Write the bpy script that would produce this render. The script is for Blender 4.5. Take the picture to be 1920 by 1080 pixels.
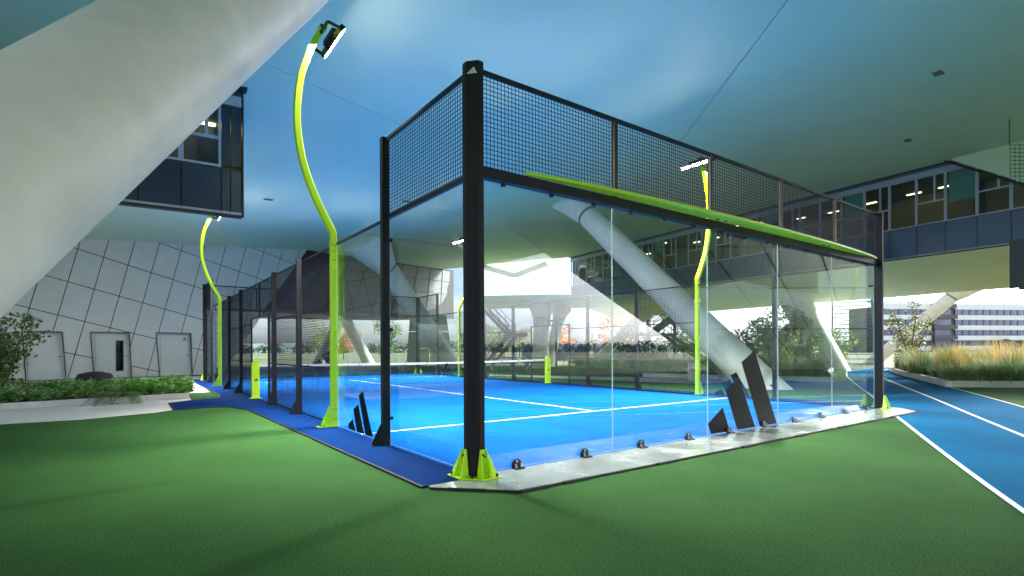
import bpy, bmesh, math, random
import numpy as np
from mathutils import Vector, Matrix
R = math.radians
rnd = random.Random(7)
scn = bpy.context.scene
for o in list(bpy.data.objects):
    bpy.data.objects.remove(o)

# ------------------------------------------------------------------ camera, sky, sun, exposure
CAMX, CAMY, CAMZ, TH = -2.9043, -4.2314, 1.2562, 0.589
cd = bpy.data.cameras.new("camera")
cam = bpy.data.objects.new("camera", cd)
scn.collection.objects.link(cam)
cam.location = (CAMX, CAMY, CAMZ)
cam.rotation_mode = 'XYZ'
cam.rotation_euler = (Matrix.Rotation(-TH, 3, 'Z') @ Matrix.Rotation(R(90), 3, 'X') @ Matrix.Rotation(-0.0039, 3, 'Z')).to_euler()
cd.sensor_width = 36
cd.lens = 36 * 969.4 / 1920
cd.shift_x = (960 - 879.75) / 1920
cd.shift_y = (655.7 - 540) / 1920
cd.clip_end = 3000
cd.clip_start = 0.05
scn.camera = cam

SUN_EL, SUN_AZ = R(24), R(106)
w = bpy.data.worlds.new("World")
scn.world = w
w.use_nodes = True
nt = w.node_tree
nt.nodes.clear()
wo = nt.nodes.new("ShaderNodeOutputWorld")
bg = nt.nodes.new("ShaderNodeBackground")
sky = nt.nodes.new("ShaderNodeTexSky")
sky.sky_type = 'NISHITA'
sky.sun_disc = False
sky.sun_elevation = SUN_EL
sky.sun_rotation = SUN_AZ
sky.air_density = 1.0
sky.dust_density = 3.0
hs = nt.nodes.new("ShaderNodeHueSaturation")
hs.inputs['Saturation'].default_value = 0.3
nt.links.new(sky.outputs[0], hs.inputs['Color'])
# pale broken cloud over the hazy sky
wtc = nt.nodes.new("ShaderNodeTexCoord")
wmp = nt.nodes.new("ShaderNodeMapping")
wmp.inputs['Scale'].default_value = (1.0, 1.0, 3.2)
wn = nt.nodes.new("ShaderNodeTexNoise")
wn.inputs['Scale'].default_value = 2.6
wn.inputs['Detail'].default_value = 7
wr = nt.nodes.new("ShaderNodeValToRGB")
wr.color_ramp.elements[0].position = 0.35
wr.color_ramp.elements[1].position = 0.68
wr.color_ramp.elements[0].color = (0.40, 0.48, 0.62, 1)
wr.color_ramp.elements[1].color = (1.05, 1.05, 1.06, 1)
wm_ = nt.nodes.new("ShaderNodeMixRGB")
wm_.blend_type = 'MULTIPLY'
wm_.inputs[0].default_value = 1.0
nt.links.new(wtc.outputs['Generated'], wmp.inputs[0])
nt.links.new(wmp.outputs[0], wn.inputs['Vector'])
nt.links.new(wn.outputs['Fac'], wr.inputs[0])
nt.links.new(hs.outputs[0], wm_.inputs[1])
nt.links.new(wr.outputs[0], wm_.inputs[2])
nt.links.new(wm_.outputs[0], bg.inputs[0])
bg.inputs[1].default_value = 0.08
nt.links.new(bg.outputs[0], wo.inputs[0])

sl = bpy.data.lights.new("sun", 'SUN')
sl.energy = 2.8
sl.angle = R(14)
sl.color = (1.0, 0.96, 0.9)
so = bpy.data.objects.new("sun", sl)
scn.collection.objects.link(so)
_sd = Vector((math.sin(SUN_AZ) * math.cos(SUN_EL), math.cos(SUN_AZ) * math.cos(SUN_EL), math.sin(SUN_EL)))
so.rotation_euler = _sd.to_track_quat('Z', 'Y').to_euler()

scn.view_settings.view_transform = 'Standard'
scn.view_settings.look = 'None'
scn.view_settings.exposure = 2.75
scn.view_settings.gamma = 1.0
scn.view_settings.use_curve_mapping = False
scn.cycles.transparent_max_bounces = 40
scn.cycles.max_bounces = 10
scn.cycles.diffuse_bounces = 5
scn.cycles.glossy_bounces = 5
scn.cycles.sample_clamp_indirect = 6.0
scn.cycles.use_denoising = True
FLOOD_W = 170.0

# ------------------------------------------------------------------ helpers
CT, ST = math.cos(TH), math.sin(TH)


def plan(x, d, z=0.0):
    """a point x metres to the right of and d metres ahead of the standpoint, in site coordinates"""
    return Vector((CAMX + x * CT + d * ST, CAMY - x * ST + d * CT, z))


class MB:
    def __init__(s):
        s.v, s.f, s.m = [], [], []

    def add(s, vs, fs, mi=0):
        n = len(s.v)
        s.v += [tuple(p) for p in vs]
        s.f += [tuple(i + n for i in f) for f in fs]
        s.m += [mi] * len(fs)
        return s

    def box(s, a, b, mi=0, M=None):
        x0, y0, z0 = a
        x1, y1, z1 = b
        vs = [Vector(p) for p in ((x0, y0, z0), (x1, y0, z0), (x1, y1, z0), (x0, y1, z0), (x0, y0, z1), (x1, y0, z1), (x1, y1, z1), (x0, y1, z1))]
        if M is not None:
            vs = [M @ p for p in vs]
        return s.add(vs, [(0, 3, 2, 1), (4, 5, 6, 7), (0, 1, 5, 4), (1, 2, 6, 5), (2, 3, 7, 6), (3, 0, 4, 7)], mi)

    def bar(s, a, b, w, h, up=(0, 0, 1), mi=0, caps=True):
        a, b = Vector(a), Vector(b)
        t = (b - a).normalized()
        up = Vector(up)
        if abs(t.dot(up)) > 0.98:
            up = Vector((1, 0, 0))
        sd = t.cross(up).normalized()
        u = sd.cross(t).normalized()
        vs = []
        for p in (a, b):
            for i, j in ((-1, -1), (1, -1), (1, 1), (-1, 1)):
                vs.append(p + sd * (i * w / 2) + u * (j * h / 2))
        fs = [(0, 1, 5, 4), (1, 2, 6, 5), (2, 3, 7, 6), (3, 0, 4, 7)]
        if caps:
            fs += [(3, 2, 1, 0), (4, 5, 6, 7)]
        return s.add(vs, fs, mi)

    def tube(s, pts, rad, seg=10, mi=0, caps=True):
        pts = [Vector(p) for p in pts]
        if not hasattr(rad, '__len__'):
            rad = [rad] * len(pts)
        n0 = len(s.v)
        ref = None
        for i, p in enumerate(pts):
            t = (pts[min(i + 1, len(pts) - 1)] - pts[max(i - 1, 0)]).normalized()
            if ref is None:
                ref = t.orthogonal().normalized()
            ref = (ref - t * ref.dot(t)).normalized()
            q = t.cross(ref)
            for k in range(seg):
                a = 2 * math.pi * k / seg
                s.v.append(tuple(p + (ref * math.cos(a) + q * math.sin(a)) * rad[i]))
        for i in range(len(pts) - 1):
            for k in range(seg):
                a, b = n0 + i * seg + k, n0 + i * seg + (k + 1) % seg
                s.f.append((a, b, b + seg, a + seg))
                s.m.append(mi)
        if caps:
            s.f.append(tuple(n0 + k for k in range(seg))[::-1])
            s.f.append(tuple(n0 + (len(pts) - 1) * seg + k for k in range(seg)))
            s.m += [mi, mi]
        return s

    def prism(s, poly, off, mi=0):
        """polygon (3d points) extruded by the vector off"""
        n = len(poly)
        off = Vector(off)
        vs = [Vector(p) for p in poly] + [Vector(p) + off for p in poly]
        fs = [tuple(range(n))[::-1], tuple(range(n, 2 * n))] + [(i, (i + 1) % n, (i + 1) % n + n, i + n) for i in range(n)]
        return s.add(vs, fs, mi)

    def build(s, name, mats, parent=None, smooth=False, bevel=0):
        me = bpy.data.meshes.new(name)
        me.from_pydata(s.v, [], s.f)
        if not isinstance(mats, (list, tuple)):
            mats = [mats]
        for m in mats:
            me.materials.append(m)
        if len(mats) > 1:
            me.polygons.foreach_set("material_index", s.m)
        bm = bmesh.new()
        bm.from_mesh(me)
        bmesh.ops.recalc_face_normals(bm, faces=bm.faces)
        if smooth:
            for f in bm.faces:
                f.smooth = True
            for e in bm.edges:
                if len(e.link_faces) == 2 and e.calc_face_angle(0) > R(40):
                    e.smooth = False
        bm.to_mesh(me)
        bm.free()
        o = bpy.data.objects.new(name, me)
        scn.collection.objects.link(o)
        if parent is not None:
            o.parent = parent
        if bevel:
            b = o.modifiers.new("bevel", 'BEVEL')
            b.width = bevel
            b.segments = 2
            b.limit_method = 'ANGLE'
        return o


def thing(name, label, cat, loc=(0, 0, 0), group=None):
    o = bpy.data.objects.new(name, None)
    o.location = loc
    o.empty_display_size = 0.2
    scn.collection.objects.link(o)
    return tag(o, label, cat, group)


def tag(o, label=None, cat=None, group=None, kind=None):
    if label:
        o['label'] = label
    if cat:
        o['category'] = cat
    if group:
        o['group'] = group
    if kind:
        o['kind'] = kind
    return o


def keep(o, parent):
    """parent a mesh built in site coordinates to a thing that stands elsewhere"""
    o.parent = parent
    o.matrix_parent_inverse = Matrix.Translation(parent.location).inverted()
    return o


def part(mb, name, mats, parent, **k):
    o = mb.build(name, mats, None, **k)
    if name == "bolt":
        o['kind'] = 'stuff'  # bolt heads a pixel or two across
    o.parent = parent
    p, t = parent, Vector((0, 0, 0))
    while p is not None:
        t += p.location
        p = p.parent
    if t.length > 0:
        me = o.data
        me.transform(Matrix.Translation(-t))
    return o


def copy_tree(o, parent=None):
    c = o.copy()
    scn.collection.objects.link(c)
    c.parent = parent
    for ch in [q for q in scn.objects if q.parent == o]:
        copy_tree(ch, c)
    return c


def raw_mesh(name, verts, faces, mats, mi=None, parent=None):
    """fast numpy mesh of quads or triangles"""
    verts = np.asarray(verts, np.float32)
    faces = np.asarray(faces, np.int32)
    k = faces.shape[1]
    me = bpy.data.meshes.new(name)
    me.vertices.add(len(verts))
    me.vertices.foreach_set("co", verts.ravel())
    me.loops.add(faces.size)
    me.loops.foreach_set("vertex_index", faces.ravel())
    me.polygons.add(len(faces))
    me.polygons.foreach_set("loop_start", np.arange(len(faces), dtype=np.int32) * k)
    me.polygons.foreach_set("loop_total", np.full(len(faces), k, np.int32))
    if not isinstance(mats, (list, tuple)):
        mats = [mats]
    for m in mats:
        me.materials.append(m)
    if mi is not None:
        me.polygons.foreach_set("material_index", np.asarray(mi, np.int32))
    me.update(calc_edges=True)
    o = bpy.data.objects.new(name, me)
    scn.collection.objects.link(o)
    if parent is not None:
        o.parent = parent
        if parent.location.length > 0:
            me.transform(Matrix.Translation(-parent.location))
    return o


# ------------------------------------------------------------------ materials
def mat(name, col, rough=0.5, metal=0.0, var=0.0, scale=3.0, bump=0.0, bscale=80.0, spec=0.5, rvar=0.0, stretch=(1, 1, 1), col2=None, fine=0.0, fscale=200.0, trans=0.0):
    m = bpy.data.materials.new(name)
    m.use_nodes = True
    t = m.node_tree
    b = t.nodes["Principled BSDF"]
    b.inputs["Roughness"].default_value = rough
    b.inputs["Metallic"].default_value = metal
    b.inputs["Specular IOR Level"].default_value = spec
    b.inputs["Base Color"].default_value = (*col, 1)
    tc = t.nodes.new("ShaderNodeTexCoord")
    mp = t.nodes.new("ShaderNodeMapping")
    mp.inputs['Scale'].default_value = stretch
    t.links.new(tc.outputs['Object'], mp.inputs[0])
    if var or col2 or rvar:
        n = t.nodes.new("ShaderNodeTexNoise")
        n.inputs['Scale'].default_value = scale
        n.inputs['Detail'].default_value = 6
        n.inputs['Roughness'].default_value = 0.6
        t.links.new(mp.outputs[0], n.inputs['Vector'])
        cr = t.nodes.new("ShaderNodeValToRGB")
        cr.color_ramp.elements[0].position = 0.3
        cr.color_ramp.elements[1].position = 0.7
        c2 = col2 or tuple(min(1, c * (1 + var)) for c in col)
        c1 = col if col2 else tuple(c * (1 - var) for c in col)
        cr.color_ramp.elements[0].color = (*c1, 1)
        cr.color_ramp.elements[1].color = (*c2, 1)
        t.links.new(n.outputs['Fac'], cr.inputs[0])
        out = cr.outputs[0]
        if fine:
            n2 = t.nodes.new("ShaderNodeTexNoise")
            n2.inputs['Scale'].default_value = fscale
            n2.inputs['Detail'].default_value = 3
            t.links.new(mp.outputs[0], n2.inputs['Vector'])
            mr = t.nodes.new("ShaderNodeMapRange")
            mr.inputs[1].default_value = 0.3
            mr.inputs[2].default_value = 0.7
            mr.inputs[3].default_value = 1 - fine
            mr.inputs[4].default_value = 1 + fine
            t.links.new(n2.outputs['Fac'], mr.inputs[0])
            mx = t.nodes.new("ShaderNodeVectorMath")
            mx.operation = 'SCALE'
            t.links.new(out, mx.inputs[0])
            t.links.new(mr.outputs[0], mx.inputs['Scale'])
            out = mx.outputs[0]
        t.links.new(out, b.inputs["Base Color"])
        if rvar:
            mr = t.nodes.new("ShaderNodeMapRange")
            mr.inputs[1].default_value = 0.3
            mr.inputs[2].default_value = 0.7
            mr.inputs[3].default_value = max(0, rough - rvar)
            mr.inputs[4].default_value = min(1, rough + rvar)
            t.links.new(n.outputs['Fac'], mr.inputs[0])
            t.links.new(mr.outputs[0], b.inputs["Roughness"])
    if bump:
        n3 = t.nodes.new("ShaderNodeTexNoise")
        n3.inputs['Scale'].default_value = bscale
        n3.inputs['Detail'].default_value = 4
        t.links.new(mp.outputs[0], n3.inputs['Vector'])
        bp = t.nodes.new("ShaderNodeBump")
        bp.inputs['Strength'].default_value = bump
        bp.inputs['Distance'].default_value = 0.01
        t.links.new(n3.outputs['Fac'], bp.inputs['Height'])
        t.links.new(bp.outputs[0], b.inputs['Normal'])
    if trans:
        # leaf: part of the light passes through
        tr = t.nodes.new("ShaderNodeBsdfTranslucent")
        tr.inputs[0].default_value = (*[min(1, c * 1.3) for c in col], 1)
        mxs = t.nodes.new("ShaderNodeMixShader")
        mxs.inputs[0].default_value = trans
        t.links.new(b.outputs[0], mxs.inputs[1])
        t.links.new(tr.outputs[0], mxs.inputs[2])
        t.links.new(mxs.outputs[0], t.nodes["Material Output"].inputs[0])
    return m


def emit(name, col, s):
    m = bpy.data.materials.new(name)
    m.use_nodes = True
    b = m.node_tree.nodes["Principled BSDF"]
    b.inputs["Base Color"].default_value = (*col, 1)
    b.inputs["Emission Color"].default_value = (*col, 1)
    b.inputs["Emission Strength"].default_value = s
    return m


def glass(name, tint, ior=1.5, gain=1.0, rough=0.0):
    """a pane seen through without bending: clear, tinted, with Fresnel reflection on both faces"""
    m = bpy.data.materials.new(name)
    m.use_nodes = True
    t = m.node_tree
    t.nodes.remove(t.nodes["Principled BSDF"])
    out = t.nodes["Material Output"]
    tr = t.nodes.new("ShaderNodeBsdfTransparent")
    tr.inputs[0].default_value = (*tint, 1)
    gl = t.nodes.new("ShaderNodeBsdfGlossy")
    gl.inputs['Roughness'].default_value = rough
    gl.inputs['Color'].default_value = (0.95, 0.97, 1, 1)
    geo = t.nodes.new("ShaderNodeNewGeometry")
    mr = t.nodes.new("ShaderNodeMapRange")
    mr.inputs[3].default_value = ior
    mr.inputs[4].default_value = 1 / ior
    t.links.new(geo.outputs['Backfacing'], mr.inputs[0])
    fr = t.nodes.new("ShaderNodeFresnel")
    t.links.new(mr.outputs[0], fr.inputs['IOR'])
    mu = t.nodes.new("ShaderNodeMath")
    mu.operation = 'MULTIPLY'
    mu.use_clamp = True
    mu.inputs[1].default_value = gain
    t.links.new(fr.outputs[0], mu.inputs[0])
    mx = t.nodes.new("ShaderNodeMixShader")
    t.links.new(mu.outputs[0], mx.inputs[0])
    t.links.new(tr.outputs[0], mx.inputs[1])
    t.links.new(gl.outputs[0], mx.inputs[2])
    t.links.new(mx.outputs[0], out.inputs[0])
    return m


M_green = mat("green_rubber", (0.022, 0.076, 0.021), 0.92, 0, 0, 0.3, 0.4, 240, 0.06, col2=(0.052, 0.140, 0.036), fine=0.65, fscale=95)
M_turf = mat("blue_turf", (0.001, 0.068, 0.31), 0.9, 0, col2=(0.002, 0.10, 0.37), scale=0.9, bump=0.6, bscale=220, spec=0.03, fine=0.12, fscale=160)
M_navy = mat("navy_turf", (0.002, 0.026, 0.13), 0.9, 0, 0.15, 2.0, 0.8, 180, 0.05, fine=0.3, fscale=110)
M_track = mat("track_blue", (0.001, 0.115, 0.27), 0.9, 0, 0.2, 0.5, 0.5, 150, 0.03, fine=0.1, fscale=90)
M_line = mat("line_white", (0.78, 0.80, 0.80), 0.7, 0, 0.06, 8)
M_sand = mat("sand_dust", (0.55, 0.62, 0.66), 0.9)
M_plate = mat("apron_steel", (0.38, 0.42, 0.41), 0.20, 0.35, 0.14, 1.6, 0.08, 12, 0.6, rvar=0.12)
M_black = mat("black_powder_coat", (0.010, 0.011, 0.014), 0.5, 0, 0.15, 5, 0.05, 300, 0.3)
M_rubber = mat("black_rubber", (0.012, 0.012, 0.012), 0.6)
M_lime = mat("lime_powder_coat", (0.60, 0.93, 0.010), 0.38, 0, 0.04, 4, 0.03, 300)
M_bolt = mat("bolt_steel", (0.45, 0.46, 0.48), 0.3, 0.9)
M_dark = mat("dark_bolt", (0.02, 0.02, 0.02), 0.4, 0.5)
M_wire = mat("mesh_wire", (0.010, 0.012, 0.020), 0.55, 0, spec=0.3)
M_glass = glass("court_glass", (0.95, 0.988, 0.985), 1.5, 1.0)
M_edge = mat("glass_edge", (0.30, 0.42, 0.40), 0.25)
M_print = mat("black_print", (0.006, 0.007, 0.009), 0.6, spec=0.1)
M_printw = mat("white_print", (0.72, 0.74, 0.76), 0.5)
M_tape = mat("net_tape_white", (0.74, 0.74, 0.76), 0.7, 0, 0.04, 6)
M_net = mat("net_cord", (0.012, 0.014, 0.02), 0.8)
M_belly = mat("belly_green_bounce", (0.86, 0.93, 0.58), 0.5, 0, 0.05, 0.5, 0.05, 30, 0.35)  # green light bounced up from the planting is put into the soffit colour
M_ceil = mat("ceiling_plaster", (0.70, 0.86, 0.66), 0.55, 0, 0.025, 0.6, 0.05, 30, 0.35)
M_joint = mat("ceiling_joint_dark", (0.03, 0.03, 0.03), 0.8)
M_colm = mat("column_paint", (0.82, 0.77, 0.68), 0.5, 0, 0.09, 0.7, 0.08, 18, 0.4, fine=0.07, fscale=2.6)
M_colj = mat("column_collar_grey", (0.33, 0.34, 0.33), 0.45, 0.2)
M_wall = mat("wall_panel_white", (0.74, 0.73, 0.68), 0.6, 0, 0.05, 1.2, 0.08, 45, 0.3, fine=0.03, fscale=20)
M_wallb = mat("wall_backing", (0.02, 0.022, 0.024), 0.9)
M_dark2 = mat("core_panel_shade", (0.075, 0.08, 0.08), 0.6, 0, 0.06, 1.2)  # core panels coloured dark to stand for the shade on that face
M_door = mat("door_grey_white", (0.76, 0.75, 0.72), 0.45, 0, 0.03, 2)
M_frame = mat("door_frame_dark", (0.10, 0.11, 0.12), 0.4, 0.4)
M_spandrel = mat("spandrel_blue_grey", (0.10, 0.15, 0.26), 0.4, 0.2, 0.08, 1.5, spec=0.5)
M_spandreld = mat("spandrel_dark_blue", (0.035, 0.05, 0.085), 0.35, 0.2, 0.08, 1.5)
M_alu = mat("window_aluminium", (0.42, 0.46, 0.60), 0.4, 0.2, 0.05, 4)
M_trim = mat("dark_trim", (0.02, 0.022, 0.024), 0.5)
M_pane = glass("window_pane", (0.72, 0.80, 0.82), 1.5, 1.2)
M_blind = mat("roller_blind_teal", (0.42, 0.74, 0.70), 0.8, trans=0.4)
M_room = mat("room_beige", (0.25, 0.20, 0.12), 0.8, 0, 0.15, 1)
M_roomd = mat("room_dark", (0.03, 0.03, 0.035), 0.7)
M_tube = emit("office_ceiling_light", (1.0, 0.80, 0.45), 1.6)
M_exit = emit("exit_sign_green", (0.05, 0.8, 0.35), 1.2)
M_led = emit("floodlight_led", (1.0, 0.94, 0.82), 30)
M_deck = mat("deck_beige", (0.64, 0.60, 0.55), 0.7, 0, 0.12, 5, 0.15, 60, stretch=(1, 14, 1))
M_kerb = mat("kerb_concrete", (0.56, 0.55, 0.53), 0.75, 0, 0.10, 2.5, 0.2, 60)
M_soil = mat("soil", (0.035, 0.026, 0.018), 0.95, 0, 0.3, 6, 0.6, 30)
M_field = mat("field_ground", (0.10, 0.115, 0.05), 0.95, 0, 0.25, 0.05)
M_pav = mat("path_concrete", (0.42, 0.43, 0.42), 0.8, 0, 0.08, 1.0)
M_bark = mat("bark", (0.09, 0.07, 0.05), 0.9, 0, 0.3, 10, 0.5, 30)
M_hwall = mat("hotel_white_band", (0.82, 0.86, 0.88), 0.6, 0, 0.03, 0.2)
M_hglass = mat("hotel_window", (0.11, 0.14, 0.24), 0.12, 0.3, 0.35, 0.35)
M_hdark = mat("hotel_balcony", (0.06, 0.055, 0.085), 0.5)
M_hframe = mat("hotel_window_frame", (0.03, 0.035, 0.05), 0.5)
M_hroof = mat("hotel_glass_roof", (0.50, 0.62, 0.68), 0.25, 0.2, 0.08, 0.2)
M_galv = mat("galvanised_steel", (0.09, 0.105, 0.105), 0.55, 0.1, 0.15, 8)
M_wood = mat("bench_timber", (0.16, 0.13, 0.09), 0.7, 0, 0.2, 8, stretch=(1, 8, 1))
M_blue = mat("container_blue", (0.03, 0.085, 0.17), 0.5, 0, 0.1, 2)
M_warn = mat("warning_yellow", (0.75, 0.48, 0.02), 0.5)
M_paper = mat("paper_white", (0.78, 0.78, 0.78), 0.8)

LEAF = {
    'ivy': [mat("leaf_ivy_dark", (0.05, 0.15, 0.022), 0.5, trans=0.25), mat("leaf_ivy_mid", (0.11, 0.26, 0.04), 0.5, trans=0.25), mat("leaf_ivy_light", (0.28, 0.42, 0.14), 0.5, trans=0.25)],
    'lime': [mat("leaf_fresh_mid", (0.12, 0.33, 0.035), 0.5, trans=0.25), mat("leaf_fresh_light", (0.22, 0.44, 0.06), 0.5, trans=0.25)],
    'shrub': [mat("leaf_shrub_dark", (0.045, 0.11, 0.025), 0.5, trans=0.3), mat("leaf_shrub_mid", (0.11, 0.20, 0.05), 0.5, trans=0.3), mat("leaf_shrub_yellow", (0.32, 0.25, 0.03), 0.6, trans=0.3)],
    'rust': [mat("leaf_rust", (0.20, 0.09, 0.025), 0.6, trans=0.3), mat("leaf_gold", (0.34, 0.20, 0.03), 0.6, trans=0.3)],
    'fern': [mat("leaf_fern", (0.075, 0.15, 0.03), 0.55, trans=0.25), mat("leaf_fern_light", (0.13, 0.20, 0.05), 0.55, trans=0.25)],
    'tree': [mat("leaf_tree_dark", (0.045, 0.10, 0.03), 0.6, trans=0.25), mat("leaf_tree_mid", (0.085, 0.165, 0.04), 0.6, trans=0.25), mat("leaf_tree_light", (0.16, 0.24, 0.055), 0.6, trans=0.25)],
    'yellow': [mat("leaf_yellow_green", (0.20, 0.29, 0.045), 0.6, trans=0.3), mat("leaf_yellow", (0.30, 0.27, 0.05), 0.6, trans=0.3), mat("leaf_olive", (0.12, 0.18, 0.035), 0.6, trans=0.3)],
    'orange': [mat("leaf_orange", (0.45, 0.16, 0.02), 0.6, trans=0.3), mat("leaf_amber", (0.50, 0.26, 0.04), 0.6, trans=0.3)],
    'far': [mat("leaf_far_dark", (0.05, 0.085, 0.055), 0.8), mat("leaf_far_mid", (0.09, 0.13, 0.07), 0.8)],
}
GRASS = [mat("grass_green", (0.075, 0.17, 0.04), 0.6, trans=0.25), mat("grass_silver_green", (0.22, 0.31, 0.15), 0.6, trans=0.25), mat("grass_straw", (0.36, 0.27, 0.10), 0.7, trans=0.3), mat("grass_olive", (0.16, 0.19, 0.045), 0.6, trans=0.25)]

# ------------------------------------------------------------------ ground
def flat(name, pts, z, m, thick=0.0, parent=None):
    mb = MB()
    if thick:
        mb.prism([(p[0], p[1], z - thick) for p in pts], (0, 0, thick))
    else:
        mb.add([(p[0], p[1], z) for p in pts], [tuple(range(len(pts)))])
    o = mb.build(name, m, parent)
    return o


def circle(cx, cy, r, n=64):
    return [(cx + r * math.cos(2 * math.pi * i / n), cy + r * math.sin(2 * math.pi * i / n)) for i in range(n)]


ground = flat("ground", circle(0, 0, 900), -0.06, M_field)
tag(ground, kind='structure')
P2 = lambda x, d: tuple(plan(x, d))[:2]
floor_poly = [P2(-40, -24), P2(40, -40), P2(60, 12), P2(30, 30), P2(14, 36), P2(-4, 40), P2(-20, 34), P2(-45, 20)]
tag(flat("sports_floor", floor_poly, 0.0, M_green), kind='structure')

# running track: two lanes curving past the right end of the court
def smooth_curve(pts, n=12):
    out = []
    P = [Vector(p) for p in pts]
    for i in range(len(P) - 1):
        p0, p1, p2, p3 = P[max(i - 1, 0)], P[i], P[i + 1], P[min(i + 2, len(P) - 1)]
        for k in range(n):
            t = k / n
            out.append(0.5 * ((2 * p1) + (-p0 + p2) * t + (2 * p0 - 5 * p1 + 4 * p2 - p3) * t * t + (-p0 + 3 * p1 - 3 * p2 + p3) * t ** 3))
    out.append(P[-1])
    return out


def strip(name, curve, w0, w1, z, m, parent=None):
    mb = MB()
    n = len(curve)
    vs = []
    for i, p in enumerate(curve):
        t = (curve[min(i + 1, n - 1)] - curve[max(i - 1, 0)]).normalized()
        nn = Vector((-t.y, t.x))
        a, b = p + nn * w0, p + nn * w1
        vs += [(a.x, a.y, z), (b.x, b.y, z)]
    mb.add(vs, [(2 * i, 2 * i + 1, 2 * i + 3, 2 * i + 2) for i in range(n - 1)])
    return mb.build(name, m, parent)


left_edge = smooth_curve([(-9, -9.0), (-2.5, -5.8), (2.72, -3.31), (8.38, -0.88), (13.5, 1.25), (19.04, 3.6), (25.5, 6.2), (32, 8.2), (42, 9.0)])
TRACK_W = -2.45
track = strip("running_track", left_edge, TRACK_W, 0.0, 0.004, M_track)
tag(track, kind='structure')
strip("lane_line", left_edge, -0.05, 0.0, 0.008, M_line, track)
strip("lane_line", left_edge, TRACK_W / 2 - 0.03, TRACK_W / 2 + 0.03, 0.008, M_line, track)
strip("lane_line", left_edge, TRACK_W, TRACK_W + 0.05, 0.008, M_line, track)

# court turf with its lines, the dark blue surround, the steel apron
court = flat("court_turf", [(0, 0), (10, 0), (10, 20), (0, 20)], 0.004, M_turf)
tag(court, kind='structure')
def line(x0, y0, x1, y1):
    return flat("court_line", [(x0, y0), (x1, y0), (x1, y1), (x0, y1)], 0.008, M_line, 0, court)
for yl in (3.05, 16.95):
    line(0.03, yl - 0.025, 9.97, yl + 0.025)
line(4.975, 3.08, 5.025, 9.9)
line(4.975, 10.1, 5.025, 16.92)
# scuffs of white sand worked into the turf
mb = MB()
for i in range(120):
    x, y = rnd.uniform(0.3, 9.7), abs(rnd.gauss(0, 2.2)) + 0.15
    if y > 8:
        continue
    L, wd, a = rnd.uniform(0.04, 0.28), rnd.uniform(0.008, 0.03), rnd.gauss(0, 0.35)
    n = 7
    pts = []
    for k in range(n):
        q = 2 * math.pi * k / n
        r = rnd.uniform(0.5, 1)
        px_, py_ = math.cos(q) * L * r, math.sin(q) * wd * r
        pts.append((x + px_ * math.cos(a) - py_ * math.sin(a), y + px_ * math.sin(a) + py_ * math.cos(a), 0.0062 + i * 1e-6))
    mb.add(pts, [tuple(range(n))])
tag(mb.build("sand_scuffs", mat("sand_blue", (0.012, 0.11, 0.45), 0.95, spec=0.05)), kind='stuff')

sur = [(-0.66, -0.10), (-0.70, 4.0), (-0.73, 7.43), (-0.97, 8.22), (-1.26, 8.43), (-2.04, 8.25), (-2.02, 9.96), (-1.55, 10.4), (-0.83, 10.75), (-0.68, 11.62), (-0.58, 21.0), (10.7, 21.0), (10.7, -0.03), (10.0, -0.03), (10.0, 20.03), (-0.03, 20.03), (-0.03, -0.10)]
surround = flat("turf_surround", sur, 0.02, M_navy, 0.015)
tag(surround, kind='structure')
mb = MB()
for i in range(0, 11):
    a, b = Vector((*sur[i], 0.012)), Vector((*sur[i + 1], 0.012))
    mb.bar(a, b, 0.03, 0.02)
mb.build("edge_strip", M_rubber, surround)

# steel apron in front of the back glass: separate plates with a black edge profile
apron = thing("steel_apron", "grey steel apron plates laid along the foot of the long glass wall", "apron", (0, 0, 0))
xs = [-0.03, 2.0, 4.02, 6.0, 8.03, 10.1]
for i in range(5):
    a, b = xs[i] + 0.004, xs[i + 1] - 0.004
    pts = [(a, -0.69), (b, -0.69), (b, -0.02), (a, -0.02)]
    if i == 0:
        pts = [(-0.60, -0.16), (-0.03, -0.69), (b, -0.69), (b, -0.02), (-0.03, -0.02), (-0.03, -0.105), (-0.60, -0.105)]
    if i == 4:
        pts = [(a, -0.69), (9.95, -0.69), (10.45, -0.30), (10.45, -0.04), (10.0, -0.04), (a, -0.02)]
    part(MB().prism([(p[0], p[1], 0.004) for p in pts], (0, 0, 0.016)), "plate", M_plate, apron, bevel=0.002)
edge = [(-0.62, -0.17), (-0.03, -0.705), (9.96, -0.705), (10.47, -0.31)]
mb = MB()
for i in range(3):
    mb.bar((*edge[i], 0.012), (*edge[i + 1], 0.012), 0.022, 0.02)
for x in (-0.02, 0.5, 1.9, 3.6, 5.0, 6.4, 7.4, 8.6):
    mb.bar((x, -0.712, 0.014), (x + 0.32, -0.712, 0.014), 0.03, 0.026)
mb.bar((-0.5, -0.285, 0.014), (-0.25, -0.515, 0.014), 0.03, 0.026)
part(mb, "edge_profile", M_rubber, apron)

# ------------------------------------------------------------------ the court enclosure
cage = thing("padel_cage", "black framed padel court enclosure of glass walls and wire mesh", "padel court", (0, 0, 0))
GAP = 0.004
GT = 0.012
GTOP = 2.965


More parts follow.
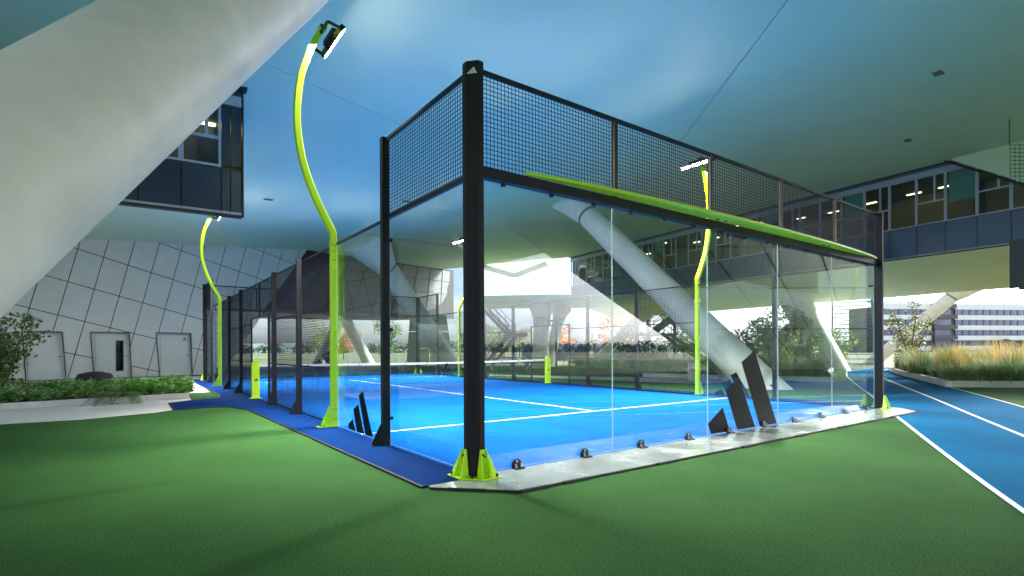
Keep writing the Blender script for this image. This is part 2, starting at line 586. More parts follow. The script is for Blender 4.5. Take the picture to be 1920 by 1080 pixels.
def glass_panel(a, b, z0=0.03, z1=GTOP):
    """one pane of toughened glass from plan point a to b"""
    a, b = Vector(a), Vector(b)
    t = (b - a).normalized()
    n = Vector((-t.y, t.x, 0))
    a, b = a + t * GAP, b - t * GAP
    mb = MB()
    vs = [a + n * GT / 2, b + n * GT / 2, b - n * GT / 2, a - n * GT / 2]
    lo = [Vector((p.x, p.y, z0)) for p in vs]
    hi = [Vector((p.x, p.y, z1)) for p in vs]
    mb.add(lo + hi, [(0, 1, 5, 4), (2, 3, 7, 6)], 0)
    mb.add(lo + hi, [(1, 2, 6, 5), (3, 0, 4, 7), (4, 5, 6, 7), (3, 2, 1, 0)], 1)
    return part(mb, "glass_panel", [M_glass, M_edge], cage)


def wire_panel(a, b, z0, z1, sp=0.046, th=0.0052):
    """welded wire mesh with its slim frame"""
    a, b = Vector(a), Vector(b)
    L = (b - a).length
    t = (b - a).normalized()
    mb = MB()
    nv = max(2, round(L / sp))
    nh = max(2, round((z1 - z0) / sp))
    for i in range(nv + 1):
        p = a + t * (L * i / nv)
        mb.bar((p.x, p.y, z0), (p.x, p.y, z1), th, th, caps=False)
    n = Vector((-t.y, t.x, 0)) * th * 0.8
    for j in range(nh + 1):
        z = z0 + (z1 - z0) * j / nh
        mb.bar((a.x + n.x, a.y + n.y, z), (b.x + n.x, b.y + n.y, z), th, th, caps=False)
    o = part(mb, "wire_mesh", M_wire, cage)
    o['kind'] = 'stuff'
    return o


def rail(a, b, z, w=0.04, h=0.04, name="rail", m=None):
    return part(MB().bar((a[0], a[1], z), (b[0], b[1], z), w, h), name, m or M_black, cage, bevel=0.004)


def side_post(x, y, sgn, top, foot=True):
    mb = MB()
    xo = x + sgn * 0.062
    mb.box((min(xo - 0.05, xo + 0.05), y - 0.04, 0.0), (max(xo - 0.05, xo + 0.05), y + 0.04, top))
    o = part(mb, "post", M_black, cage, bevel=0.004)
    if foot:
        mb = MB()
        x1 = xo + sgn * 0.05
        for yy in (y - 0.036, y + 0.03):
            mb.prism([(x1, yy, 0.02), (x1 + sgn * 0.13, yy, 0.02), (x1 + sgn * 0.13, yy, 0.04), (x1, yy, 0.30)], (0, 0.006, 0))
        mb.box((min(x1, x1 + sgn * 0.15), y - 0.04, 0.02), (max(x1, x1 + sgn * 0.15), y + 0.04, 0.028))
        part(mb, "foot_gusset", M_black, o)
    return o


def clip(x, y, z, sgn, along=0.05):
    mb = MB()
    mb.box((x - 0.03, y - along, z - 0.02), (x + 0.03, y + along, z + 0.02))
    o = part(mb, "glass_clip", M_dark, cage, bevel=0.004)
    mb = MB()
    for s in (-1, 1):
        mb.tube([(x - 0.034, y + s * along * 0.6, z), (x - 0.03, y + s * along * 0.6, z)], 0.007, 8)
    part(mb, "bolt", M_bolt, o)


# corner posts: square section with the outer corner cut off
def corner_post(cx, cy, sx, sy):
    # sx, sy point outwards
    P = lambda u, v: (cx + sx * u, cy + sy * v)
    sec = [P(-0.01, -0.01), P(-0.01, 0.14), P(0.054, 0.14), P(0.14, 0.054), P(0.14, -0.01)]
    mb = MB()
    top = [(q[0], q[1], 4.06) for q in sec]
    mb.prism([(q[0], q[1], 0.02) for q in sec], (0, 0, 4.02))
    o = part(mb, "corner_post", M_black, cage, bevel=0.004)
    capc = Vector((cx + sx * 0.06, cy + sy * 0.06, 0))
    mb = MB()
    mb.prism([(capc.x + (q[0] - capc.x) * 0.97, capc.y + (q[1] - capc.y) * 0.97, 4.04) for q in sec], (0, 0, 0.012))
    part(mb, "post_cap", M_dark, o)
    # lime foot bracket: base plate, two flared cheeks
    mb = MB()
    pl = [P(0.26, -0.12), P(0.26, 0.10), P(0.10, 0.26), P(-0.12, 0.26), P(-0.12, 0.12), P(0.12, 0.12), P(0.12, -0.12)]
    mb.prism([(q[0], q[1], 0.022) for q in pl], (0, 0, 0.012))
    z0, z1 = 0.034, 0.29
    for sw in (0, 1):
        def Q(u, v):
            return P(u, v) if not sw else P(v, u)
        # cheek lying on the outer face, flaring outwards towards the floor
        fl = [(*Q(0.146, -0.012), z1), (*Q(0.146, 0.052), z1), (*Q(0.165, 0.085), z0), (*Q(0.165, -0.03), z0)]
        n = Vector((*Q(1, 0), 0)) - Vector((*Q(0, 0), 0))
        mb.prism(fl, n * 0.008)
        for v, v2 in ((-0.012, -0.03), (0.052, 0.085)):
            vv = Vector((*Q(0, 1), 0)) - Vector((*Q(0, 0), 0))
            mb.prism([(*Q(0.15, v), z1), (*Q(0.165, v), z1), (*Q(0.25, v2), z0), (*Q(0.15, v2), z0)], vv * 0.008)
        # infill wing towards the wall run
        mb.prism([(*Q(0.154, -0.012), z1), (*Q(0.154, 0.0), z1), (*Q(0.24, 0.0), z0), (*Q(0.24, -0.10), z0), (*Q(0.16, -0.10), z0)], n * 0.004)
    b = part(mb, "foot_bracket", M_lime, o)
    mb = MB()
    for sw in (0, 1):
        def Q(u, v):
            return P(u, v) if not sw else P(v, u)
        n = Vector((*Q(1, 0), 0)) - Vector((*Q(0, 0), 0))
        for v, z in ((0.03, 0.24), (0.012, 0.225), (0.04, 0.10)):
            q = Vector((*Q(0.158, v), z))
            mb.tube([q, q + n * 0.014], 0.008, 8)
    for u, v in ((0.235, -0.08), (0.155, 0.155), (-0.08, 0.235)):
        q = P(u, v)
        mb.tube([(q[0], q[1], 0.034), (q[0], q[1], 0.060), (q[0], q[1], 0.066)], [0.014, 0.014, 0.008], 8)
    part(mb, "bolt", M_dark, o)
    return o


def bars_mark(place, polys, m, parent, thick=0.002, nrm=None):
    """three slanted bars, as flat print standing a hair proud of its support"""
    mb = MB()
    for poly in polys:
        mb.prism([place(u, v) for u, v in poly], Vector(nrm) * thick)
    return part(mb, "logo_print", m, parent)


BIG = [[(3.99, 0.19), (4.37, 0.40), (4.55, 0.035), (4.07, 0.035)], [(4.45, 0.64), (4.80, 0.83), (5.27, 0.035), (4.76, 0.035)], [(4.88, 1.05), (5.26, 1.23), (5.94, 0.035), (5.41, 0.035)]]
SMALL = [[(-0.078, 3.93), (-0.050, 3.95), (-0.035, 3.92), (-0.071, 3.92)], [(-0.050, 3.957), (-0.021, 3.975), (0.007, 3.92), (-0.028, 3.92)], [(-0.021, 3.982), (0.007, 4.0), (0.050, 3.92), (0.014, 3.92)]]
SIDE = [[(3.49, 0.11), (3.30, 0.21), (3.19, 0.035), (3.47, 0.035)], [(3.28, 0.36), (3.08, 0.45), (2.86, 0.035), (3.14, 0.035)], [(3.06, 0.58), (2.91, 0.66), (2.54, 0.035), (2.81, 0.035)]]

for cx, cy, sx, sy in ((0, 0, -1, -1), (10, 0, 1, -1), (0, 20, -1, 1), (10, 20, 1, 1)):
    o = corner_post(cx, cy, sx, sy)
    # mark on the cut face
    c = Vector((cx + sx * 0.0985, cy + sy * 0.0985, 0))
    t = Vector((1, -1, 0)).normalized() * (1 if sx * sy > 0 else 1)
    if sx * sy < 0:
        t = Vector((1, 1, 0)).normalized()
    if sy > 0:
        t = -t
    nrm = Vector((sx, sy, 0)).normalized()
    k = 0.78
    polys = [[(u * k + 0.012, 3.95 + (v - 3.95) * k) for u, v in pl] for pl in SMALL]
    bars_mark(lambda u, v: c + t * u + Vector((0, 0, v)) + nrm * -0.002, polys, M_printw, o, 0.0035, nrm)

# end walls (y = 0 and y = 20): five panes each, beam at 3 m, mesh above
END_GLASS = {}
for yy, so_ in ((0.0, -1), (20.0, 1)):
    for k in range(5):
        g = glass_panel((2 * k + (0.02 if k == 0 else 0), yy, 0), (2 * k + 2 - (0.02 if k == 4 else 0), yy, 0))
        END_GLASS[(yy, k)] = g
        wire_panel((2 * k + 0.03, yy + so_ * 0.03, 0), (2 * k + 1.97, yy + so_ * 0.03, 0), 3.085, 4.0)
    rail((0.02, yy + so_ * 0.035), (9.98, yy + so_ * 0.035), 3.015, 0.09, 0.11, "beam")
    rail((0.02, yy + so_ * 0.03), (9.98, yy + so_ * 0.03), 4.015, 0.04, 0.045, "top_rail")
    for k in range(1, 5):
        mb = MB().box((2 * k - 0.025, yy + so_ * 0.05 - 0.02, 3.072), (2 * k + 0.025, yy + so_ * 0.05 + 0.02, 3.995))
        part(mb, "mesh_post", mat("mesh_post_bronze", (0.045, 0.032, 0.022), 0.45, 0.3) if k == 1 else bpy.data.materials["mesh_post_bronze"], cage)
        z0 = 0.0
    # floor clamps along the foot of the glass
    for k in range(10):
        x = 0.5 + k
        if yy > 0 and k in (0, 9):
            continue
        mb = MB()
        sec = [(x + 0.062 * math.cos(a), yy + so_ * 0.012, 0.055 + 0.062 * math.sin(a)) for a in [math.pi * i / 14 for i in range(15)]]
        mb.prism([(x + 0.062, yy + so_ * 0.012, 0.035)] + sec + [(x - 0.062, yy + so_ * 0.012, 0.035)], (0, so_ * 0.012, 0))
        mb.box((x - 0.06, yy + min(so_ * 0.012, so_ * 0.085), 0.022), (x + 0.06, yy + max(so_ * 0.012, so_ * 0.085), 0.034))
        cl = part(mb, "floor_clamp", M_dark, cage)
        mb = MB()
        for s in (-1, 1):
            mb.tube([(x + s * 0.034, yy + so_ * 0.05, 0.034), (x + s * 0.034, yy + so_ * 0.05, 0.072)], 0.011, 8)
            mb.tube([(x + s * 0.045, yy + so_ * 0.075, 0.034), (x + s * 0.045, yy + so_ * 0.075, 0.046)], 0.009, 8)
        mb.tube([(x, yy + so_ * 0.024, 0.092), (x, yy + so_ * 0.03, 0.092)], 0.013, 10)
        part(mb, "bolt", M_bolt, cl)
    if yy == 0.0:
        for k in range(15):
            x = 0.334 + 0.663 * k
            mb = MB().box((x - 0.022, yy - 0.034, 2.925), (x + 0.022, yy - 0.010, 2.958))
            part(mb, "beam_clip", M_dark, cage)
    # big three-bar mark in the middle of the wall, each bar stuck on the pane behind it
    for pl in BIG:
        cxm = sum(p[0] for p in pl) / 4
        k = min(4, int(cxm // 2))
        bars_mark(lambda u, v: Vector((u, yy + so_ * (GT / 2 + 0.001), v)), [pl], M_print, END_GLASS[(yy, k)], 0.001, (0, so_, 0))

# lime blade arching outwards above the beam of the near end wall
mb = MB()
N = 40
vs, fs = [], []
for i in range(N + 1):
    s = i / N
    x = 0.58 + 9.29 * s
    wd = 0.21 * (1 - (2 * s - 1) ** 2) ** 0.8 + 0.012
    z = 3.075
    vs += [(x, -0.082, z), (x, -0.082 - wd, z), (x, -0.082 - wd, z + 0.035), (x, -0.082, z + 0.035)]
for i in range(N):
    for k in range(4):
        fs.append((4 * i + k, 4 * i + (k + 1) % 4, 4 * i + 4 + (k + 1) % 4, 4 * i + 4 + k))
fs += [(0, 1, 2, 3), (4 * N + 3, 4 * N + 2, 4 * N + 1, 4 * N)]
mb.add(vs, fs)
blade = part(mb, "lime_blade", M_lime, cage)
mb = MB()
for x in (4.0, 4.2, 7.3, 7.5):
    mb.box((x, -0.16, 3.066), (x + 0.05, -0.13, 3.0745))
part(mb, "bolt", M_dark, blade)

# side walls
for xx, sg in ((0.0, -1), (10.0, 1)):
    for y0 in (0, 18):
        glass_panel((xx, y0 + 0.02, 0), (xx, y0 + 1.995, 0))
        wire_panel((xx + sg * 0.03, y0 + 0.04, 0), (xx + sg * 0.03, y0 + 1.96, 0), 3.03, 4.0)
        rail((xx + sg * 0.03, y0 + 0.02), (xx + sg * 0.03, y0 + 1.98), 4.015, 0.04, 0.045, "top_rail")
        rail((xx + sg * 0.02, y0 + 0.02), (xx + sg * 0.02, y0 + 1.98), 2.995, 0.05, 0.05)
    for y0 in (2, 16):
        g = glass_panel((xx, y0 + 0.005, 0), (xx, y0 + 1.98, 0))
        rail((xx + sg * 0.01, y0 + 0.05), (xx + sg * 0.01, y0 + 1.95), 2.985, 0.04, 0.035)
        if y0 == 2:
            bars_mark(lambda u, v: Vector((xx + sg * (GT / 2 + 0.001), u, v)), SIDE, M_print, g, 0.001, (sg, 0, 0))
        else:
            bars_mark(lambda u, v: Vector((xx + sg * (GT / 2 + 0.001), 20 - u, v)), SIDE, M_print, g, 0.001, (sg, 0, 0))
    for y in (2, 18):
        side_post(xx, y, sg, 4.03)
        for z in (0.37, 1.52, 2.69):
            clip(xx + sg * 0.012, y + 0.0, z, sg, 0.075)
    for z in (0.37, 1.52, 2.55):
        clip(xx + sg * 0.012, 0.06, z, sg, 0.04)
    for y in (6, 8, 12, 14):
        side_post(xx, y, sg, 3.03)
    # mesh bays with rails at one and two metres
    def bay(y0, y1, z0, z1):
        wire_panel((xx + sg * 0.005, y0, 0), (xx + sg * 0.005, y1, 0), z0, z1)
    for y0, y1 in ((4.08, 5.96), (6.04, 7.96), (12.04, 13.96), (14.04, 15.92)):
        bay(y0, y1, 0.04, 2.98)
        for z in (0.035, 0.95, 1.97, 2.99):
            rail((xx + sg * 0.005, y0), (xx + sg * 0.005, y1), z, 0.025, 0.03)
    for y0, y1 in ((8.04, 8.80), (10.82, 11.96)):
        bay(y0, y1, 0.04, 2.98)
        for z in (0.035, 0.95, 1.97):
            rail((xx + sg * 0.005, y0), (xx + sg * 0.005, y1), z, 0.025, 0.03)
    bay(8.82, 10.80, 2.14, 2.98)
    rail((xx + sg * 0.005, 8.04), (xx + sg * 0.005, 11.96), 2.99, 0.025, 0.03)
    mb = MB()
    mb.box((xx - 0.02, 8.79, 0), (xx + 0.02, 8.83, 2.14))
    mb.box((xx - 0.02, 10.79, 0), (xx + 0.02, 10.83, 2.14))
    mb.box((xx - 0.02, 8.83, 2.10), (xx + 0.02, 10.79, 2.14))
    part(mb, "door_frame", M_black, cage)
    mb = MB().box((xx - 0.02, 9.79, 2.14), (xx + 0.02, 9.83, 3.0))
    part(mb, "door_post", M_black, cage)

# ------------------------------------------------------------------ floodlight masts
def mast_profile():
    pts = [(0, 0.03), (0, 3.16)]
    ctrl = [(0.0, 3.16), (-0.225, 3.56), (-0.40, 3.96), (-0.53, 4.43), (-0.575, 4.94), (-0.53, 5.48), (-0.40, 5.92), (-0.28, 6.22), (-0.16, 6.45)]
    c = smooth_curve(ctrl, 5)
    return pts + [(p.x, p.y) for p in c[1:]]


def make_mast(name, label, x, y, sg, lower=1.0):
    t = thing(name, label, "floodlight mast", (x, y, 0), "lime floodlight masts beside the court")
    pr = [(-sg * b, 3.16 + (z - 3.16) * lower if z > 3.16 else z) for b, z in mast_profile()]
    dz = (lower - 1.0) * 3.2
    w2 = 0.048
    mb = MB()
    vs = []
    for i, (b, z) in enumerate(pr):
        a = Vector(pr[max(i - 1, 0)])
        c = Vector(pr[min(i + 1, len(pr) - 1)])
        tt = (c - a).normalized()
        n = Vector((-tt.y, tt.x))
        for s, yy in ((-1, -1), (1, -1), (1, 1), (-1, 1)):
            q = Vector((b, z)) + n * (s * w2)
            vs.append((x + sg * 0.062 + q.x, y + yy * w2, q.y))
    fs = []
    for i in range(len(pr) - 1):
        for k in range(4):
            fs.append((4 * i + k, 4 * i + (k + 1) % 4, 4 * i + 4 + (k + 1) % 4, 4 * i + 4 + k))
    n4 = 4 * (len(pr) - 1)
    fs += [(3, 2, 1, 0), (n4, n4 + 1, n4 + 2, n4 + 3)]
    mb.add(vs, fs)
    part(mb, "pole", M_lime, t, bevel=0.006)
    mb = MB()
    xo = x + sg * 0.062
    for yy in (-0.055, 0.047):
        mb.prism([(xo + sg * 0.055, y + yy, 0.03), (xo + sg * 0.20, y + yy, 0.03), (xo + sg * 0.20, y + yy, 0.045), (xo + sg * 0.055, y + yy, 0.36)], (0, 0.008, 0))
    mb.box((min(xo - sg * 0.06, xo + sg * 0.27), y - 0.075, 0.021), (max(xo - sg * 0.06, xo + sg * 0.27), y + 0.075, 0.033))
    part(mb, "base_plate", M_lime, t)
    mb = MB()
    for z in (0.14, 0.30, 2.72, 2.86, 2.95):
        for dx in (-0.02, 0.02):
            for s in (-1, 1):
                mb.tube([(xo + dx, y + s * 0.055, z), (xo + dx, y + s * 0.062, z)], 0.008, 8)
    for dx in (0.18, 0.24):
        mb.tube([(xo + sg * dx, y - 0.05, 0.03), (xo + sg * dx, y - 0.05, 0.055)], 0.01, 8)
    part(mb, "bolt", M_dark, t)
    for z in (1.55, 2.55):
        mb = MB().box((xo - 0.012, y - 0.10, z - 0.025), (xo + 0.012, y + 0.10, z + 0.025))
        part(mb, "hinge_bracket", M_lime, t)
    # the head: three light modules on a black yoke under the tip of the arm
    tip = Vector((xo + sg * 0.14, y, 6.50 + dz))
    inn = -sg
    cap = MB()
    e0, e1 = Vector(vs[-4]), Vector(vs[-2])
    capc = (e0 + e1) / 2
    cap.box((capc.x - 0.05, y - 0.06, capc.z - 0.03), (capc.x + 0.05, y + 0.06, capc.z + 0.03))
    part(cap, "end_cap", M_black, t)
    hc = Vector((xo + sg * 0.14 + inn * 0.17, y, 6.26 + dz))
    yoke = MB()
    yoke.bar((xo + sg * 0.21, y - 0.40, 6.33 + dz), (xo + sg * 0.21, y + 0.40, 6.33 + dz), 0.05, 0.012, up=(inn, 0, 1))
    for s in (-1, 1):
        yoke.bar((xo + sg * 0.21, y + s * 0.40, 6.33 + dz), (hc.x, y + s * 0.44, hc.z), 0.012, 0.05, up=(inn, 0, 1))
    yoke.bar((capc.x + sg * 0.02, y - 0.03, 6.40 + dz), (xo + sg * 0.20, y - 0.03, 6.33 + dz), 0.05, 0.05)
    part(yoke, "yoke", M_black, t)
    drv = MB().box((hc.x - 0.06 + sg * 0.05, y - 0.22, hc.z + 0.04), (hc.x + 0.06 + sg * 0.05, y + 0.22, hc.z + 0.12))
    part(drv, "driver_box", M_black, t)
    # modules tilt towards the court
    dn = Vector((inn * 0.76, 0, -0.65)).normalized()
    rt = Vector((0, 1, 0))
    up = dn.cross(rt)
    for k in (-1, 0, 1):
        c = hc + Vector((0, k * 0.31, 0))
        Mx = Matrix(((up.x, rt.x, -dn.x, c.x), (up.y, rt.y, -dn.y, c.y), (up.z, rt.z, -dn.z, c.z), (0, 0, 0, 1)))
        mb = MB()
        mb.box((-0.052, -0.140, 0.0), (0.052, 0.140, 0.045), 0, Mx)
        for q in range(6):
            mb.box((-0.048 + q * 0.018, -0.135, 0.045), (-0.042 + q * 0.018, 0.135, 0.08), 0, Mx)
        h = part(mb, "floodlight", M_black, t)
        mb = MB()
        mb.box((-0.030, -0.125, -0.010), (0.030, 0.125, -0.001), 0, Mx)
        part(mb, "led_strip", M_led, h)
    # the lamp's own light
    ld = bpy.data.lights.new("floodlight_beam", 'AREA')
    ld.shape = 'RECTANGLE'
    ld.size, ld.size_y = 0.30, 0.95
    ld.energy = FLOOD_W
    ld.color = (1.0, 0.96, 0.90)
    ld.spread = R(112)
    lo = bpy.data.objects.new("floodlight_beam", ld)
    scn.collection.objects.link(lo)
    lo.location = hc + dn * 0.03
    aim = Vector((inn * 0.33, 0, -0.94))
    lo.rotation_euler = aim.to_track_quat('-Z', 'Y').to_euler()
    lo.parent = t
    lo.location -= t.location
    # weaker wide part of the same beam, along the face of the modules
    l2 = ld.copy()
    l2.name = "floodlight_wide_beam"
    l2.energy = FLOOD_W * 0.27
    l2.spread = R(118)
    lo2 = bpy.data.objects.new("floodlight_wide_beam", l2)
    scn.collection.objects.link(lo2)
    lo2.location = lo.location + dn * 0.01
    lo2.rotation_euler = dn.to_track_quat('-Z', 'Y').to_euler()
    lo2.parent = t
    return t


make_mast("floodlight_mast", "tall lime floodlight mast nearest the camera, its arm high over the green floor", 0, 4, -1)
make_mast("floodlight_mast", "lime floodlight mast in front of the leaning panelled wall with doors", 0, 16, -1, 0.925)
make_mast("floodlight_mast", "lime floodlight mast with glaring lamps seen through the upper mesh on the right", 10, 4, 1)
make_mast("floodlight_mast", "lime floodlight mast at the far side, half hidden behind the thick corner post", 10, 16, 1)

# ------------------------------------------------------------------ net
net = thing("padel_net", "black court net with a white top tape between two lime posts", "net", (5, 10, 0))
def net_z(x):
    return 0.90 - 0.035 * (1 - ((x - 5) / 5) ** 2)
NX = 40
for x, sg in ((-0.07, -1), (10.07, 1)):
    mb = MB()
    mb.prism([(x - 0.09, 9.93, 0.03), (x + 0.09, 9.93, 0.03), (x + 0.09, 9.93, 1.0), (x + 0.0, 9.93, 1.0), (x - 0.09, 9.93, 0.93)] if sg < 0 else [(x - 0.09, 9.93, 0.03), (x + 0.09, 9.93, 0.03), (x + 0.09, 9.93, 0.93), (x, 9.93, 1.0), (x - 0.09, 9.93, 1.0)], (0, 0.12, 0))
    p = part(mb, "net_post", M_lime, net, bevel=0.004)
    mb = MB()
    mb.box((x - 0.14, 9.90, 0.021), (x + 0.14, 10.09, 0.03))
    part(mb, "base_plate", M_lime, p)
    polys = [[((u - 4.97) * 0.055, 0.50 + (v - 0.5) * 0.055) for u, v in pl] for pl in BIG]
    bars_mark(lambda u, v: Vector((x + u, 9.9285, v)), polys, M_print, p, 0.0012, (0, -1, 0))
mb = MB()
for i in range(NX):
    x0, x1 = 0.03 + 9.94 * i / NX, 0.03 + 9.94 * (i + 1) / NX
    mb.add([(x0, 9.99, net_z(x0) - 0.06), (x1, 9.99, net_z(x1) - 0.06), (x1, 9.99, net_z(x1)), (x0, 9.99, net_z(x0)),
            (x0, 10.004, net_z(x0) - 0.06), (x1, 10.004, net_z(x1) - 0.06), (x1, 10.004, net_z(x1)), (x0, 10.004, net_z(x0))],
           [(0, 1, 2, 3), (7, 6, 5, 4), (3, 2, 6, 7), (1, 0, 4, 5)])
tape = part(mb, "net_tape", M_tape, net)
for k in range(13):
    mb = MB()
    cx_ = 0.55 + 0.74 * k
    for pl in BIG:
        mb.prism([(cx_ + (u - 4.97) * 0.038, 9.9885, net_z(cx_) - 0.052 + v * 0.036) for u, v in pl], (0, -0.001, 0))
    part(mb, "logo_print", M_print, tape)
mb = MB()
for i in range(int(9.94 / 0.05) + 1):
    x = 0.03 + i * 0.05
    mb.bar((x, 9.997, 0.03), (x, 9.997, net_z(x) - 0.06), 0.004, 0.004, caps=False)
for j in range(17):
    z = 0.03 + j * 0.05
    for i in range(10):
        x0, x1 = 0.03 + 0.994 * i, 0.03 + 0.994 * (i + 1)
        f0, f1 = (net_z(x0) - 0.06) / 0.84, (net_z(x1) - 0.06) / 0.84
        mb.bar((x0, 9.997, z * f0), (x1, 9.997, z * f1), 0.004, 0.004, caps=False)
o = part(mb, "net_mesh", M_net, net)
o['kind'] = 'stuff'

# ------------------------------------------------------------------ ceiling (underside of the raised building)
def zc(x, d):
    return 6.4 + 0.086 * (0.889 * x + 0.458 * d + 4.65)


def clip_poly(poly, a, b, c):
    """part of the 2d polygon where a*x + b*y >= c"""
    out = []
    for i in range(len(poly)):
        p, q = poly[i], poly[(i + 1) % len(poly)]
        fp, fq = a * p[0] + b * p[1] - c, a * q[0] + b * q[1] - c
        if fp >= 0:
            out.append(p)
        if (fp >= 0) != (fq >= 0):
            t = fp / (fp - fq)
            out.append((p[0] + (q[0] - p[0]) * t, p[1] + (q[1] - p[1]) * t))
    return out


CEIL = [(-33, 23), (-13, 7), (-6.5, -3), (-2, -9), (50, -18), (27, 12), (25, 22), (22, 38), (9, 44.7), (-12, 47.5), (-22, 49)]
ceiling = thing("ceiling", None, None, (0, 0, 0))
ceiling['kind'] = 'structure'
# joint lines: through two plan points each
def joint(x1, y1, x2, y2):
    a, b = -(y2 - y1), (x2 - x1)
    l = math.hypot(a, b)
    return a / l, b / l, (a * x1 + b * y1) / l


J = [joint(6.05, 10.9, 7.2, 18.9), joint(-3.9, 10.3, -1.1, 14.7), joint(-11.0, 20.9, -6.0, 24.0), joint(20, 10, 32, 22), joint(-4, 30, 16, 28)]
def ceil_hit(u, v):
    x, zz = (u - 879.75) / 969.4, -(v - 655.7) / 969.4
    d = (6.4 + 0.086 * 4.65 - CAMZ) / (zz - 0.086 * (0.889 * x + 0.458))
    return x * d, d
cells = [CEIL]
for a, b, c in J:
    nx = []
    for poly in cells:
        for s in (1, -1):
            q = clip_poly(poly, a * s, b * s, c * s + 0.012)
            if len(q) > 2:
                nx.append(q)
    cells = nx
for poly in cells:
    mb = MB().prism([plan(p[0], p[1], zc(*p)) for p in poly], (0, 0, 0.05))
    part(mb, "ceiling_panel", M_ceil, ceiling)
mb = MB().prism([plan(p[0], p[1], zc(*p) + 0.06) for p in CEIL], (0, 0, 0.5))
part(mb, "roof_void", M_joint, ceiling)

for x, d, lab in ((11.9, 13.1, "small dark ceiling grille between the long joint and the right edge"), (15.8, 18.6, "small ceiling grille near the top edge of the right office facade"), (-7.6, 19.6, "small ceiling grille above the mast by the leaning wall"), (-2.6, 21.5, "faint ceiling grille left of the glass side wall")):
    t = thing("ceiling_vent", lab, "ceiling vent", plan(x, d, zc(x, d)), "small ceiling vents")
    p = plan(x, d, zc(x, d))
    mb = MB()
    mb.box((p.x - 0.18, p.y - 0.10, p.z - 0.012), (p.x + 0.18, p.y + 0.10, p.z - 0.002))
    part(mb, "frame", M_colj, t)
    for k in range(4):
        part(MB().box((p.x - 0.16, p.y - 0.085 + k * 0.045, p.z - 0.024), (p.x + 0.16, p.y - 0.062 + k * 0.045, p.z - 0.0125)), "slat", M_frame, t)

# V-shaped braces along the front rim of the roof
for i, x0 in enumerate((-7.5, 2.2, 11.0)):
    dd = 47.0 - (x0 + 12) * 4.5 / 34.5
    a, b, c = plan(x0 - 1.4, dd + 0.2, zc(x0, dd) - 0.1), plan(x0 + 1.9, dd + 1.0, zc(x0, dd) - 0.9), plan(x0 + 4.6, dd - 0.6, zc(x0, dd) - 0.05)
    t = thing("rim_brace", ["V shaped rim brace at the roof edge above the far left masts", "V shaped roof rim brace seen through the long glass beside the corner post", "V shaped roof rim brace under the far end of the right office facade"][i], "roof brace", a)
    part(MB().bar(a, b, 0.8, 0.25), "strut", M_colm, t)
    part(MB().bar(b, c, 0.8, 0.25), "strut", M_colm, t)

# ------------------------------------------------------------------ columns
def column(label, base, top, r, collar=0.80, r2=None, seg=32, cap_r=None, over=0.6):
    base, top = Vector(base), Vector(top)
    t = thing("support_column", label, "column", base, "white leaning columns under the building")
    ax = top - base
    dirn = ax.normalized()
    r2 = r2 or r
    c = base + ax * collar
    b0 = base - dirn * (r * 1.2)
    part(MB().tube([b0, base + ax * (collar * 0.3), base + ax * (collar * 0.65), c - dirn * 0.07], [r, r + (r2 - r) * .3, r + (r2 - r) * .65, r2], seg), "shaft", M_colm, t, smooth=True)
    part(MB().tube([c - dirn * 0.07, c - dirn * 0.03, c - dirn * 0.03, c + dirn * 0.03, c + dirn * 0.03, c + dirn * 0.07], [r2 * 1.0, r2 * 1.0, r2 * 0.94, r2 * 0.94, r2 * 1.04, r2 * 1.04], seg), "collar", M_colj, t, smooth=True)
    cr = cap_r or r2 * 2.0
    part(MB().tube([c + dirn * 0.07, c + (top - c) * 0.5, top + dirn * over], [r2 * 1.03, r2 * 1.03 + (cr - r2) * 0.45, cr * 1.15], seg), "capital", M_colm, t, smooth=True)
    return t


column("huge white leaning column filling the upper left corner", plan(-3.1, 1.0, 0), plan(-3.1 + 0.246 * 5.78, 1.0 + 5.78, 6.76), 0.47, 0.985, cap_r=0.5, over=0.3)
column("white column leaning behind the long glass with the big black mark, its collar near the roof", plan(9.35, 16.4, 0), plan(4.4, 24.9, 9.0), 0.57, 0.80, r2=0.47)
column("white leaning column seen through the glass left of the thick corner post", plan(-1.05, 35.5, 0), plan(-5.5, 28.5, 7.2), 0.62, 0.83)
column("pale green lit column propping the office block beyond the ornamental grasses", plan(33.5, 43.0, 0), plan(38.0, 39.6, 6.0), 0.46, 0.86)
column("upright white column behind the net post at the far right", plan(4.75, 34.5, 0), plan(5.15, 36.6, 4.45), 0.55, 0.72, over=0.0, cap_r=0.85)
column("slim white column leaning right beside the street lamp", plan(5.9, 38.5, 0), plan(7.2, 40.5, 4.45), 0.42, 0.78, over=0.0, cap_r=0.7)
column("slim white column leaning left beyond the far mesh", plan(10.3, 43, 0), plan(14.2, 41.2, 4.3), 0.42, 0.82, over=0.0, cap_r=0.6)
column("pale column leaning beyond the small grass bed on the right", plan(20.7, 29.5, 0), plan(19.4, 33.5, 7.6), 0.80, 0.85)
column("white column at the far left seen through the court mesh", plan(-13.5, 46, 0), plan(-10, 47, 7.4), 0.5, 0.85)
column("grey column crossing behind the far end glass", plan(-9.0, 46.5, 0), plan(-12.5, 45, 7.2), 0.5, 0.85)

lcn = thing("lower_canopy", "low pale canopy on white columns beyond the far mesh", "canopy", plan(8, 36, 4.7))
CAN = [(0.6, 36.6), (5.5, 35.6), (12.5, 36.0), (17.0, 37.5), (17.0, 43.0), (0.6, 43.5)]
part(MB().prism([plan(x, d, 4.7) for x, d in CAN], (0, 0, 0.35)), "slab", M_ceil, lcn)

# ------------------------------------------------------------------ leaning panelled wall with three doors
WA = Vector((-4.173, 25.119, 0))
WD = Vector((0.98293, 0.18399, 0))
WN = Vector((0.18399, -0.98293, 0))
LEAN = 0.3 / 6.8


